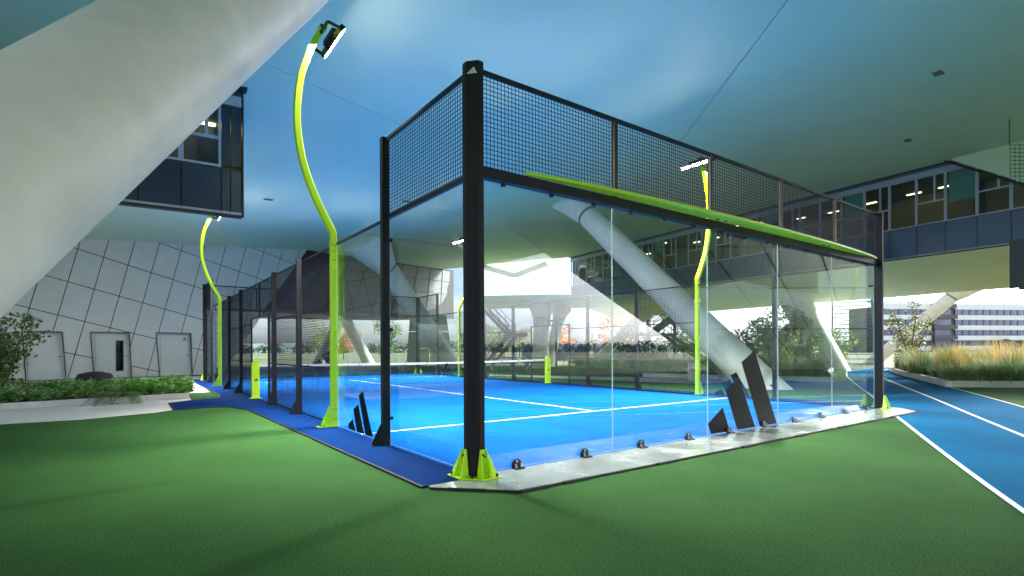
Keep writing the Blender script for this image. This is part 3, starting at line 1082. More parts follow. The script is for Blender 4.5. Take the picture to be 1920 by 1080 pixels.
def wp(s, z, off=0.0):
    return WA + WD * s + WN * (-0.3 + z * LEAN + off) + Vector((0, 0, z))


def panel_cells(outline, k0, k1, j0, j1, gap=0.036):
    out = []
    for k in range(k0, k1):
        for j in range(j0, j1):
            poly = outline
            lo, hi = -0.80 + 1.03 * k, -0.80 + 1.03 * (k + 1)
            poly = clip_poly(poly, 1, -0.235, lo + gap / 2)
            if len(poly) > 2:
                poly = clip_poly(poly, -1, 0.235, -hi + gap / 2)
            c1, c0 = 5.77 - 1.6 * j, 5.77 - 1.6 * (j + 1)
            if len(poly) > 2:
                poly = clip_poly(poly, 0.265, 1, c0 + gap / 2)
            if len(poly) > 2:
                poly = clip_poly(poly, -0.265, -1, -c1 + gap / 2)
            if len(poly) > 2:
                out.append(poly)
    return out


def minus(poly, hole):
    """convex pieces of poly outside the convex counter-clockwise hole"""
    rest, out = poly, []
    n = len(hole)
    for i in range(n):
        p, q = hole[i], hole[(i + 1) % n]
        a, b = -(q[1] - p[1]), q[0] - p[0]
        c = a * p[0] + b * p[1]
        o = clip_poly(rest, -a, -b, -c)
        if len(o) > 2:
            out.append(o)
        rest = clip_poly(rest, a, b, c)
        if len(rest) < 3:
            break
    return out


DOORS = [[(-2.24, 0.0), (-0.86, 0.0), (-1.0, 2.12), (-2.36, 2.12)], [(0.17, 0.0), (1.66, 0.0), (1.55, 2.14), (0.03, 2.14)], [(2.86, 0.0), (4.36, 0.0), (4.28, 2.16), (2.69, 2.16)]]
outline = [(-14, 0.0), (5.85, 0.0), (10.75, 7.5), (10.6, 7.6), (-14, 6.9)]
lw = thing("leaning_wall", "leaning white wall of skewed panels with dark joints behind the planted bed", "wall", wp(1, 0))
for poly in panel_cells(outline, -16, 12, -5, 5):
    pcs = [poly]
    for h in DOORS:
        pcs = [r for p in pcs for r in minus(p, h)]
    if not pcs:
        continue
    mb = MB()
    for p in pcs:
        ar = abs(sum(p[i][0] * p[(i + 1) % len(p)][1] - p[(i + 1) % len(p)][0] * p[i][1] for i in range(len(p)))) / 2
        if ar > 0.002:
            mb.prism([wp(*q) for q in p], -WN * 0.035)
    if mb.v:
        part(mb, "wall_panel", M_wall, lw)
mb = MB()
bk = [outline]
pcs = [outline]
for h in DOORS:
    pcs = [r for p in pcs for r in minus(p, h)]
for p in pcs:
    mb.add([wp(q[0], q[1], -0.04) for q in p], [tuple(range(len(p)))])
part(mb, "backing", M_wallb, lw)
for i, h in enumerate(DOORS):
    d = thing("steel_door", ["plain grey steel door at the left, partly hidden by the shrub", "grey steel door with a tall narrow window in the panelled wall", "grey steel door with a yellow warning triangle and a paper notice"][i], "door", wp(h[0][0], 0))
    # reveal frame
    mb = MB()
    for a, b in ((0, 3), (3, 2), (2, 1)):
        p, q = h[a], h[b]
        mb.add([wp(*p, 0.012), wp(*q, 0.012), wp(*q, -0.32 + 0.0 * q[1]), wp(*p, -0.32)], [(0, 1, 2, 3)])
        mb.bar(wp(*p, 0.008), wp(*q, 0.008), 0.045, 0.03, up=WN)
    part(mb, "door_frame", M_frame, d)
    # leaf stands upright at the back of the reveal
    def lp(s, z, off=0.0):
        return WA + WD * s + WN * (-0.42 + off) + Vector((0, 0, z))
    s0, s1 = h[0][0] - 0.02, h[1][0] - 0.03
    leaf = part(MB().prism([lp(s0 - 0.18, 0.0), lp(s1 + 0.15, 0.0), lp(s1 + 0.15, 2.25), lp(s0 - 0.18, 2.25)], WN * 0.05), "door_leaf", M_door, d)
    mb = MB()
    mb.prism([lp(s0 + 0.075, 0.0, 0.051), lp(s0 + 0.082, 0.0, 0.051), lp(s0 + 0.082, 2.14, 0.051), lp(s0 + 0.075, 2.14, 0.051)], WN * 0.002)
    part(mb, "leaf_gap", M_frame, leaf)
    hp = lp(s1 - 0.12, 1.02, 0.05)
    part(MB().bar(hp, hp + WN * 0.05, 0.025, 0.025).bar(hp + WN * 0.05, hp + WN * 0.05 - WD * 0.14, 0.022, 0.022), "handle", M_dark, d)
    if i == 1:
        f = part(MB().prism([lp(1.03, 0.29, 0.05), lp(1.36, 0.29, 0.05), lp(1.36, 1.77, 0.05), lp(1.03, 1.77, 0.05)], WN * 0.006), "window", M_frame, d)
        part(MB().prism([lp(1.06, 0.32, 0.056), lp(1.33, 0.32, 0.056), lp(1.33, 1.74, 0.056), lp(1.06, 1.74, 0.056)], WN * 0.004), "pane", mat("door_pane", (0.01, 0.012, 0.016), 0.03), f)
    if i == 2:
        wsg = part(MB().prism([lp(3.93, 1.80, 0.05), lp(4.13, 1.80, 0.05), lp(4.03, 1.98, 0.05)], WN * 0.004), "warning_sign", M_warn, d)
        mb = MB()
        for (p, q) in (((3.93, 1.80), (4.13, 1.80)), ((4.13, 1.80), (4.03, 1.98)), ((4.03, 1.98), (3.93, 1.80))):
            mb.bar(lp(*p, 0.0555), lp(*q, 0.0555), 0.012, 0.002, up=WN)
        for pl in ([(4.035, 1.92), (4.01, 1.865), (4.03, 1.872)], [(4.02, 1.878), (4.05, 1.868), (4.025, 1.815)]):
            mb.prism([lp(p[0], p[1], 0.0545) for p in pl], WN * 0.0015)
        part(mb, "sign_print", M_print, wsg)
        nb = MB()
        for a, b, c, e in ((3.40, 1.57, 3.56, 1.74), (3.58, 1.56, 3.72, 1.70), (3.60, 1.71, 3.70, 1.76)):
            nb.prism([lp(a, b, 0.05), lp(c, b, 0.05), lp(c, e, 0.05), lp(a, e, 0.05)], WN * 0.002)
        part(nb, "paper_notice", M_paper, d)
# tap by the last door
tp = wp(5.05, 0.83)
t = thing("wall_tap", "small round tap box on the panelled wall beside the last door", "tap", tp)
part(MB().tube([tp, tp + WN * 0.05], 0.06, 12), "rosette", M_galv, t)
part(MB().tube([tp + WN * 0.05, tp + WN * 0.12, tp + WN * 0.13 - Vector((0, 0, 0.05))], 0.018, 8), "spout", M_galv, t)

# shaded core wall that turns away behind the court, panelled too, its foot well above the ground
E1, E2 = wp(10.7, 7.45), wp(7.9, 3.35)
def at(px, py, d):
    return plan((px - 879.75) / 969.4 * d, d, CAMZ + (655.7 - py) / 969.4 * d)
F2, F1 = plan(-1.47, 48, 4.15), plan(-1.47, 48, 8.6)
core = thing("core_wall", "shade-darkened panelled wall overhanging beyond the court mesh", "wall", E2)
NQ, NR = 9, 4
nrm = (F2 - E2).cross(E1 - E2).normalized()
for i in range(NQ):
    for j in range(NR):
        def bl(u, v):
            a = E2.lerp(F2, u)
            b = E1.lerp(F1, u)
            return a.lerp(b, v)
        g = 0.004
        u0, u1, v0, v1 = i / NQ + g, (i + 1) / NQ - g, j / NR + g * 1.5, (j + 1) / NR - g * 1.5
        sk = 0.3 / NQ
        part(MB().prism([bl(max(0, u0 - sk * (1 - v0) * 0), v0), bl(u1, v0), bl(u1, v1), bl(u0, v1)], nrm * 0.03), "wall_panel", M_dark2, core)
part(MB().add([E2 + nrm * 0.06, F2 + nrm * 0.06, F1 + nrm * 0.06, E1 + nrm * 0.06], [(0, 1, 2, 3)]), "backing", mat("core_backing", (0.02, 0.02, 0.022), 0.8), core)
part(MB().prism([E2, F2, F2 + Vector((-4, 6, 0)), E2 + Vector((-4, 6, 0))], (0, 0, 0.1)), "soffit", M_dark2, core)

# white stair core seen right of that
sc_ = thing("stair_core", "white panelled stair core far beyond the net", "wall", plan(-3.0, 44, 0))
a0, a1, b0, b1 = plan(-5.4, 44, 0), plan(-1.3, 44, 0), plan(-5.0, 43.6, 4.2), plan(-1.9, 43.6, 4.2)
for i in range(4):
    for j in range(3):
        def bl(u, v):
            return a0.lerp(a1, u).lerp(b0.lerp(b1, u), v)
        part(MB().prism([bl(i / 4 + .01, j / 3 + .008), bl((i + 1) / 4 - .01, j / 3 + .008), bl((i + 1) / 4 - .01, (j + 1) / 3 - .008), bl(i / 4 + .01, (j + 1) / 3 - .008)], (0.3, 0.5, 0)), "wall_panel", M_wall, sc_)

# ------------------------------------------------------------------ hanging office blocks
def block(t, P0, U, N, bays, z0, zs, zt, z1, Mspan, depth, blind_every=2, drop=0.5):
    """a strip of facade: P0 top corner in plan, U along, N outwards (unit); bays list of (start, end, kind)"""
    def q(s, z, off=0.0):
        return Vector((P0.x + U.x * s + N.x * off, P0.y + U.y * s + N.y * off, z))
    def slab(s0, s1, za, zb, o0, o1, name, m, par, bev=0):
        return part(MB().prism([q(s0, za, o0), q(s1, za, o0), q(s1, zb, o0), q(s0, zb, o0)], N * (o1 - o0)), name, m, par)
    sA, sB = bays[0][0], bays[-1][1]
    slab(sA, sB, z0 - 0.05, z0, -0.12, 0.03, "bottom_rail", M_trim, t)
    slab(sA, sB, z0 + 0.002, zs - 0.01, -0.12, -0.075, "backing", M_trim, t)
    for i, (s0, s1, kind) in enumerate(bays):
        slab(s0 + 0.012, s1 - 0.012, z0 + 0.06, zs - 0.02, -0.06, 0.0, "spandrel_panel", Mspan, t)
        slab(s0 + 0.004, s1 - 0.004, z0 + 0.004, z0 + 0.052, -0.06, 0.015, "spandrel_foot", M_alu, t)
        if kind == 'solid':
            slab(s0 + 0.012, s1 - 0.012, zs + 0.06, zt, -0.06, 0.0, "spandrel_panel", Mspan, t)
            continue
        # window frame
        mb = MB()
        w_ = 0.05
        def fr(a, b, za, zb):
            mb.prism([q(a, za, -0.05), q(b, za, -0.05), q(b, zb, -0.05), q(a, zb, -0.05)], N * 0.07)
        fr(s0, s0 + w_, zs, zt)
        fr(s1 - w_, s1, zs, zt)
        fr(s0 + w_, s1 - w_, zs, zs + w_)
        fr(s0 + w_, s1 - w_, zt - w_, zt)
        panes = []
        if kind == 'split':
            zm = zs + (zt - zs) * 0.45
            fr(s0 + w_, s1 - w_, zm - 0.03, zm + 0.04)
            sm = s0 + (s1 - s0) * 0.36
            fr(sm - 0.03, sm + 0.04, zm + 0.04, zt - w_)
            panes = [(s0 + w_, s1 - w_, zs + w_, zm - 0.03), (s0 + w_, sm - 0.03, zm + 0.04, zt - w_), (sm + 0.04, s1 - w_, zm + 0.04, zt - w_)]
        else:
            panes = [(s0 + w_, s1 - w_, zs + w_, zt - w_)]
        wdw = part(mb, "window", M_alu, t)
        for a, b, za, zb in panes:
            part(MB().prism([q(a, za, -0.025), q(b, za, -0.025), q(b, zb, -0.025), q(a, zb, -0.025)], N * 0.012), "pane", M_pane, wdw)
        if blind_every and kind == 'plain' and i % 4 < 2:
            zb = zt - rnd.choice((0.25, 0.35, 0.62)) * (zt - zs)
            part(MB().prism([q(s0 + 0.06, zb, -0.16), q(s1 - 0.06, zb, -0.16), q(s1 - 0.06, zt, -0.16), q(s0 + 0.06, zt, -0.16)], N * 0.004), "blind", M_blind, wdw)
    # header band, two courses
    for i in range(0, len(bays), 2):
        s0, s1 = bays[i][0], bays[min(i + 1, len(bays) - 1)][1]
        slab(s0 + 0.006, s1 - 0.006, zt + 0.005, zt + (z1 - zt) * 0.52, -0.06, 0.06, "header_panel", M_alu, t)
        slab(s0 + 0.006, s1 - 0.006, zt + (z1 - zt) * 0.55, z1 - 0.06, -0.06, 0.02, "header_panel", Mspan, t)
    slab(sA - 0.1, sB + 0.1, z1 - 0.055, z1 + 0.02, -0.05, 0.14, "eave_trim", M_trim, t)
    # room behind
    slab(sA, sB, zs - drop - 0.05, zs - drop, -depth, -0.08, "room_floor", M_room, t)
    slab(sA, sB, zt + 0.05, zt + 0.1, -depth, -0.08, "room_ceiling", M_room, t)
    slab(sA, sB, zs - drop, zt + 0.05, -depth * 0.75, -depth * 0.75 + 0.05, "room_wall", M_room, t)
    s = sA + 0.4
    k = 0
    while s < sB - 0.8:
        L = rnd.uniform(0.3, 0.6)
        o_ = rnd.uniform(0.9, depth * 0.66)
        slab(s, s + L, zt + 0.015, zt + 0.04, -o_ - 0.12, -o_, "ceiling_light", M_tube, t)
        hgt = rnd.uniform(0.1, 0.5)
        slab(s + 0.2, s + 0.2 + L, zs - drop, zs + hgt * (zt - zs) * 0.6, -o_ - 0.5, -o_ - 0.1, "desk", M_roomd, t)
        if k % 3 == 0:
            slab(s, s + 0.35, zs - drop, zt + 0.05, -depth * 0.7, -depth * 0.7 + 0.1, "cupboard", M_roomd, t)
        s += rnd.uniform(0.9, 2.0)
        k += 1
    return q


RU = (plan(-0.516, 1) - plan(0, 0)).normalized()
RP = plan(20.7, 22)
RN = Vector((RU.y, -RU.x, 0))
if RN.dot(plan(0, 0) - RP) < 0:
    RN = -RN
rb = thing("office_block", "long blue grey office block hanging under the roof on the right", "building", Vector((RP.x, RP.y, 5.36)))
bays = []
s = -5.8
kinds = ['split', 'plain']
i = 0
while s < 25.5:
    k = kinds[i % 2]
    if 18.2 < s < 20.2:
        k = 'solid'
    bays.append((s, s + 1.02, k))
    s += 1.02
    i += 1
qf = block(rb, RP, RU, RN, bays, 5.36, 6.72, 8.86, 9.27, M_spandrel, 5.0)
# belly under the block
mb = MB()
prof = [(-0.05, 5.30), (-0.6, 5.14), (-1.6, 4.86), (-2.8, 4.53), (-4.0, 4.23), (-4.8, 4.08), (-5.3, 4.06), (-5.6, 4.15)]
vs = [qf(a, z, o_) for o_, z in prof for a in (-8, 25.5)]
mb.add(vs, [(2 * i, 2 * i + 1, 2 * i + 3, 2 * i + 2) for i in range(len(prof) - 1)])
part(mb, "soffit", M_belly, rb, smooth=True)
part(MB().prism([qf(25.5, 5.3, 0.0), qf(25.5, 4.1, -5.2), qf(25.5, 9.2, -5.2), qf(25.5, 9.2, 0.0)], RU * 0.05), "end_wall", M_spandrel, rb)
# sloping bulkhead that cuts the facade off towards the right edge
bh = thing("sloping_bulkhead", "sloping white bulkhead with a dark lower edge over the right end of the office windows", "bulkhead", qf(0, 9.3))
part(MB().prism([qf(0.15, 9.30, 0.40), qf(-3.0, 7.0, 0.40), qf(-9, 7.0, 0.40), qf(-9, 9.8, 0.40)], RN * 0.02), "bulkhead_panel", M_ceil, bh)
part(MB().prism([qf(0.25, 9.28, 0.05), qf(0.15, 9.14, 0.05), qf(-3.05, 6.82, 0.05), qf(-3.05, 6.99, 0.05)], RN * 0.42), "lower_edge", M_trim, bh)
# exit sign inside
es = thing("exit_sign", "small green exit sign glowing inside the right hand office window", "exit sign", qf(-1.55, 8.05, -0.9))
part(MB().prism([qf(-1.72, 8.0, -0.9), qf(-1.5, 8.0, -0.9), qf(-1.5, 8.11, -0.9), qf(-1.72, 8.11, -0.9)], RN * 0.02), "sign_face", M_exit, es)
mb = MB()
for (a, b, c, d_) in ((-1.70, 8.02, -1.66, 8.09), (-1.63, 8.045, -1.58, 8.065), (-1.56, 8.02, -1.53, 8.09)):
    mb.prism([qf(a, b, -0.878), qf(c, b, -0.878), qf(c, d_, -0.878), qf(a, d_, -0.878)], RN * 0.002)
part(mb, "sign_print", M_printw, es)

LU = (plan(-1.67, -1) * 1 - plan(0, 0)).normalized()
LU = (plan(-1.67, 1 * 0 - 0 + 1 * 0 - 1 + 0) - plan(0, 0)).normalized() if False else LU
# facade recedes to the right: from the corner it runs back towards the left foreground
LU = (plan(-1.67, -1.0) - plan(0, 0)).normalized()
LP = plan(-4.87, 11.1)
LN = Vector((LU.y, -LU.x, 0))
if LN.dot(plan(0, 0) - LP) < 0:
    LN = -LN
lb = thing("office_block", "dark blue office block hanging under the roof behind the huge leaning column", "building", Vector((LP.x, LP.y, 4.15)))
bays = [(0.0, 0.22, 'solid'), (0.22, 0.40, 'solid')]
s = 0.40
i = 0
while s < 6:
    bays.append((s, s + 0.74, 'plain' if i % 2 else 'split'))
    s += 0.74
    i += 1
qg = block(lb, LP, LU, LN, bays, 4.15, 5.12, 6.45, 6.86, M_spandreld, 2.2, blind_every=0, drop=0.12)
part(MB().prism([qg(0, 4.10, -0.1), qg(6, 4.10, -0.1), qg(6, 4.85, -2.3), qg(0, 4.85, -2.3)], (0, 0, 0.006)), "soffit", M_ceil, lb)
part(MB().prism([qg(-0.02, 4.10, 0.03), qg(-0.02, 4.86, -2.2), qg(-0.02, 6.95, -2.2), qg(-0.02, 6.95, 0.03)], -LU * 0.02), "end_wall", M_spandreld, lb)

# dark louvred box at the right edge
lbx = plan(15.8, 14.0, 2.95)
vb = thing("louvre_box", "black louvred box at the right edge below the office windows", "louvre box", lbx)
bx, by = (plan(1, 0) - plan(0, 0)), (plan(0, 1) - plan(0, 0))
def bq(u, v, z):
    return lbx + bx * u + by * v + Vector((0, 0, z))
part(MB().prism([bq(-0.42, 0.1, 0), bq(1.5, 0.1, 0), bq(1.5, 0.1, 1.32), bq(-0.42, 0.1, 1.32)], by * 0.6), "housing", M_rubber, vb)
part(MB().prism([bq(-0.45, -0.02, -0.02), bq(-0.40, -0.02, -0.02), bq(-0.40, -0.02, 1.34), bq(-0.45, -0.02, 1.34)], by * 0.7).prism([bq(-0.28, -0.02, 0.2), bq(-0.2, -0.02, 0.2), bq(-0.2, -0.02, 1.3), bq(-0.28, -0.02, 1.3)], by * 0.1), "side_frame", M_frame, vb)
part(MB().prism([bq(-0.2, -0.03, -0.05), bq(1.5, -0.03, -0.05), bq(1.5, -0.03, 0.19), bq(-0.2, -0.03, 0.19)], by * 0.7), "lower_tray", M_frame, vb)
for k in range(4):
    part(MB().prism([bq(-0.18, 0.0, 0.42 + k * 0.24), bq(1.5, 0.0, 0.46 + k * 0.24), bq(1.5, 0.06, 0.47 + k * 0.24), bq(-0.18, 0.06, 0.43 + k * 0.24)], (0, 0, 0.008)), "slat", M_alu, vb)
part(MB().bar(bq(0.5, 0.4, 1.3), bq(0.5, 0.4, 7.0), 0.06, 0.06), "hanger", M_frame, vb)
# wire cage hanging from the ceiling at the right edge
wc = thing("wire_cage", "wire mesh cage hanging from the ceiling at the right edge", "wire cage", plan(18.2, 17.2, 6.9))
mb = MB()
for k in range(9):
    p = plan(18.02 + k * 0.16, 17.2, 0)
    mb.bar((p.x, p.y, 6.7), (p.x, p.y, 8.0), 0.012, 0.012)
for k in range(11):
    a, b = plan(18.02, 17.2, 6.7 + k * 0.13), plan(19.4, 17.2, 6.7 + k * 0.13)
    mb.bar(a, b, 0.012, 0.012)
o = part(mb, "wire_mesh", M_wire, wc)
part(MB().bar(plan(18.0, 17.2, 8.0), plan(18.0, 17.2, 9.5), 0.03, 0.03), "hanger", M_frame, wc)

# ------------------------------------------------------------------ vegetation helpers
nr = np.random.default_rng(11)


def leaves(centers, size, tilt=0.9, normals=None, aspect=1.7):
    """leaf quads (diamond shaped) around the centres"""
    n = len(centers)
    a = nr.uniform(0, 2 * np.pi, n)
    el = nr.normal(0, tilt, n)
    d = np.stack([np.cos(a) * np.cos(el), np.sin(a) * np.cos(el), np.sin(el)], 1)
    r = nr.normal(size=(n, 3))
    if normals is not None:
        r = normals + 0.6 * r
    s = np.cross(d, r)
    s /= np.linalg.norm(s, axis=1, keepdims=True) + 1e-9
    L = (size * nr.uniform(0.6, 1.3, n))[:, None]
    c = np.asarray(centers)
    v = np.stack([c - d * L / 2, c + s * L / (2 * aspect) + d * L * 0.05, c + d * L / 2, c - s * L / (2 * aspect) + d * L * 0.05], 1).reshape(-1, 3)
    f = np.arange(4 * n).reshape(n, 4)
    return v, f


def blades(base, height, lean, width, segs=3, ang=None):
    """curved tapering grass blades"""
    n = len(base)
    a = nr.uniform(0, 2 * np.pi, n) if ang is None else ang
    d = np.stack([np.cos(a), np.sin(a), np.zeros(n)], 1)
    sd = np.stack([-np.sin(a), np.cos(a), np.zeros(n)], 1)
    vs = []
    for k in range(segs + 1):
        t = k / segs
        w = width * (1 - t * 0.92)
        c = base + d * (lean * t ** 2)[:, None] + np.array([0, 0, 1]) * (height * (t - 0.28 * np.minimum(1, lean / height) * t ** 3))[:, None]
        vs.append(c - sd * w[:, None] / 2)
        vs.append(c + sd * w[:, None] / 2)
    v = np.stack(vs, 1).reshape(-1, 3)
    k2 = 2 * (segs + 1)
    f = []
    b0 = np.arange(n) * k2
    for k in range(segs):
        f.append(np.stack([b0 + 2 * k, b0 + 2 * k + 1, b0 + 2 * k + 3, b0 + 2 * k + 2], 1))
    f = np.stack(f, 1).reshape(-1, 4)
    return v, f


def in_poly(x, y, poly):
    c = np.zeros(len(x), bool)
    n = len(poly)
    for i in range(n):
        x1, y1 = poly[i][:2]
        x2, y2 = poly[(i + 1) % n][:2]
        c ^= ((y1 > y) != (y2 > y)) & (x < (x2 - x1) * (y - y1) / (y2 - y1 + 1e-12) + x1)
    return c


def scatter(poly, n):
    P = np.array([p[:2] for p in poly])
    lo, hi = P.min(0), P.max(0)
    out = []
    while sum(len(o) for o in out) < n:
        q = nr.uniform(lo, hi, (n * 2, 2))
        out.append(q[in_poly(q[:, 0], q[:, 1], poly)])
    return np.concatenate(out)[:n]


def lump(xy, s=1.0, seed=0.0):
    x, y = xy[:, 0] * s, xy[:, 1] * s
    return (np.sin(x * 1.7 + seed) * np.cos(y * 1.3 + seed * 2) + 0.5 * np.sin(x * 3.9 + y * 2.7 + seed) + 0.3 * np.cos(x * 7.1 - y * 6.3)) / 1.8


def kerb_run(t, pts, w, h, z=0.0, name="kerb_stone", maxlen=2.6, closed=False):
    """straight kerb stones laid along a line, each a piece of its own"""
    P = [Vector((p[0], p[1], 0)) for p in pts]
    for i in range(len(P) - 1):
        a, b = P[i], P[i + 1]
        L = (b - a).length
        n = max(1, round(L / maxlen))
        for k in range(n):
            p, q = a.lerp(b, k / n), a.lerp(b, (k + 1) / n)
            u = (q - p).normalized()
            sd = Vector((-u.y, u.x, 0)) * w
            p, q = p + u * 0.004, q - u * 0.004
            part(MB().prism([p + Vector((0, 0, z)), q + Vector((0, 0, z)), q + sd + Vector((0, 0, z)), p + sd + Vector((0, 0, z))], (0, 0, h)), name, M_kerb, t, bevel=0.008)


# ------------------------------------------------------------------ left planted bed, deck
deck_poly = [(-9, 7.75), (-4.68, 7.66), (-4.01, 7.42), (-3.17, 7.42), (-2.39, 8.05), (-2.03, 8.40), (-2.0, 9.96), (-1.46, 10.5), (-1.30, 11.2), (-1.32, 11.5), (-9, 10.9)]
deck = flat("deck_path", [(-10, 7.75), (-10, 11.0)], 0.004, M_deck) if False else thing("deck_path", None, None)
deck['kind'] = 'structure'
# deck boards run along the bed; each board a strip clipped to the deck outline
dirb = Vector((3.63, 0.78)).normalized()
nb = Vector((-dirb.y, dirb.x))
outl = [(-14, 9.0), (-9, 7.9), (-4.68, 7.66), (-4.01, 7.42), (-3.17, 7.42), (-2.39, 8.05), (-1.95, 8.40), (-1.98, 9.96), (-1.45, 10.5), (-1.40, 11.22), (-14, 8.55 + 0.2)]
outl_c = [(-14, 5.6), (-4.68, 7.60), (-2.39, 8.05), (-1.95, 8.40), (-1.95, 10.05), (-1.50, 10.45), (-1.45, 11.25), (-14, 8.54)]
outl_c = [(-14, 7.3), (-4.68, 7.66), (-3.6, 7.60), (-2.39, 8.05), (-1.98, 8.45), (-1.98, 9.9), (-1.5, 10.4), (-1.45, 11.25), (-14, 8.54)]
c0 = min(p[0] * nb.x + p[1] * nb.y for p in outl_c)
c1 = max(p[0] * nb.x + p[1] * nb.y for p in outl_c)
bw = 0.20
k = 0
while c0 + k * bw < c1:
    q = clip_poly(outl_c, nb.x, nb.y, c0 + k * bw + 0.004)
    if len(q) > 2:
        q = clip_poly(q, -nb.x, -nb.y, -(c0 + (k + 1) * bw - 0.004))
    if len(q) > 2:
        part(MB().prism([(p[0], p[1], 0.001) for p in q], (0, 0, 0.008 + 0.0015 * (k % 3))), "deck_board", M_deck, deck)
    k += 1
tag(flat("back_path", [(-14, 15.5), (-0.75, 13.0), (-0.6, 16.0), (0.6, 24.8), (-14, 24.2)], 0.006, M_pav), kind='structure')

bed = thing("planter_bed", "low white kerbed bed of ground cover in front of the leaning wall", "planter", (-3, 11, 0))
kerb_run(bed, [(-14, 8.52), (-5.1, 10.44), (-3.82, 10.72)][:2] + [(-1.47, 11.22), (-1.29, 13.2)], 0.10, 0.15, 0.0)
BEDP = [(-14, 8.66), (-5.1, 10.56), (-1.55, 11.34), (-1.38, 13.2), (-2.2, 15.2), (-14, 15.8)]
part(MB().prism([(p[0], p[1], 0.01) for p in BEDP], (0, 0, 0.10)), "soil", M_soil, bed)


def cover(name, poly, n, size, hmax, mats, wts, seed=0.0, spill=0.0):
    xy = scatter(poly, n)
    h = 0.14 + hmax * (0.65 + 0.45 * lump(xy, 1.3, seed))
    z = 0.13 + (h - 0.13) * nr.uniform(0.0, 1.0, n) ** 0.6
    c = np.column_stack([xy, z])
    v, f = leaves(c, size, 0.4, np.tile([0.0, -0.35, 1.0], (n, 1)))
    mi = nr.choice(len(mats), n, p=wts)
    lm = lump(xy, 2.3, seed + 3)
    mi = np.where((lm > 0.35) & (nr.random(n) < 0.6), len(mats) - 1, mi)
    o = raw_mesh(name, v, f, mats, mi)
    return tag(o, kind='stuff')


IVP = [(-14, 8.53), (-5.1, 10.45), (-2.9, 10.92), (-3.0, 13.6), (-14, 14.5)]
o = cover("ground_cover", IVP, 34000, 0.085, 0.46, LEAF['ivy'], [.35, .42, .23], 1.0)
LMP = [(-2.95, 10.86), (-1.5, 11.18), (-1.25, 12.2), (-1.32, 13.3), (-3.0, 13.8)]
o = cover("ground_cover", LMP, 5200, 0.11, 0.42, LEAF['lime'] + [LEAF['ivy'][1]], [.45, .25, .3], 5.0)
# tiny pale flowers over the dark cover
xy = scatter(IVP, 2600)
z = 0.14 + 0.42 * (0.65 + 0.45 * lump(xy, 1.3, 1.0)) + nr.uniform(-0.02, 0.08, len(xy))
v, f = leaves(np.column_stack([xy, z]), 0.028, 0.3, aspect=1.1)
tag(raw_mesh("flowers", v, f, mat("petal_pale", (0.45, 0.55, 0.36), 0.7)), kind='stuff')

# fern hanging over the kerb
fx, fy = -2.95, 10.82
fern = thing("fern", "fern with long drooping fronds hanging over the kerb of the bed", "fern", (fx, fy, 0.12))
for k in range(17):
    a = nr.uniform(0, 2 * math.pi)
    L = nr.uniform(0.5, 0.85)
    if k < 7:
        a = -math.pi / 2 + nr.uniform(-0.9, 0.9)
    pts = []
    for i in range(12):
        t_ = i / 11
        pts.append(Vector((fx + math.cos(a) * L * t_, fy + math.sin(a) * L * t_, 0.16 + 0.55 * t_ - 0.72 * t_ ** 2.2)))
    mb = MB()
    for i in range(1, 12):
        d = (pts[i] - pts[i - 1]).normalized()
        sd = d.cross(Vector((0, 0, 1))).normalized()
        wl = 0.13 * math.sin(math.pi * (0.12 + 0.86 * i / 12)) + 0.01
        for s in (-1, 1):
            for hh in (0, 0.5):
                p = pts[i - 1].lerp(pts[i], hh)
                mb.add([p, p + sd * s * wl * 0.5 + d * 0.022, p + sd * s * wl + d * 0.03 - Vector((0, 0, wl * 0.25)), p + sd * s * wl * 0.5 - d * 0.012], [(0, 1, 2, 3)])
    part(mb, "frond", LEAF['fern'][k % 2], fern)


def branchy(t, base, height, spread, n_stems, leaf_n, leaf_size, mats, wts, trunk_r=0.02, leafstart=0.25, seed=1):
    """stems with side twigs and leaves set along the twigs"""
    rr = random.Random(seed)
    mb = MB()
    tips = []
    for s in range(n_stems):
        a = rr.uniform(0, 2 * math.pi)
        sp = spread * rr.uniform(0.3, 1.0)
        h = height * rr.uniform(0.7, 1.0)
        pts = []
        for i in range(7):
            t_ = i / 6
            pts.append(Vector((base[0] + math.cos(a) * sp * t_ ** 1.3 + rr.uniform(-.03, .03) * h * 0.4, base[1] + math.sin(a) * sp * t_ ** 1.3 + rr.uniform(-.03, .03) * h * 0.4, base[2] + h * t_)))
        mb.tube(pts, [trunk_r * (1 - 0.8 * i / 6) for i in range(7)], 6)
        for i in range(2, 7):
            for q in range(4):
                p = pts[i - 1].lerp(pts[i], rr.random())
                b = rr.uniform(0, 2 * math.pi)
                L = spread * rr.uniform(0.25, 0.6) * (1.15 - 0.5 * i / 6)
                e = p + Vector((math.cos(b) * L, math.sin(b) * L, L * rr.uniform(0.0, 0.7)))
                mb.tube([p, p.lerp(e, 0.5) + Vector((0, 0, L * 0.08)), e], [trunk_r * 0.3, trunk_r * 0.2, trunk_r * 0.08], 4, caps=False)
                if i / 6 >= leafstart:
                    tips.append((p, e))
    part(mb, "stem", M_bark, t)
    P = np.array([[*a, *b] for a, b in tips])
    idx = nr.integers(0, len(P), leaf_n)
    u = nr.uniform(0.25, 1.08, leaf_n)[:, None]
    c = P[idx, :3] * (1 - u) + P[idx, 3:] * u + nr.normal(0, leaf_size * 0.7, (leaf_n, 3))
    v, f = leaves(c, leaf_size, 0.6)
    mi = nr.choice(len(mats), leaf_n, p=wts)
    return raw_mesh("foliage", v, f, mats, mi, t)


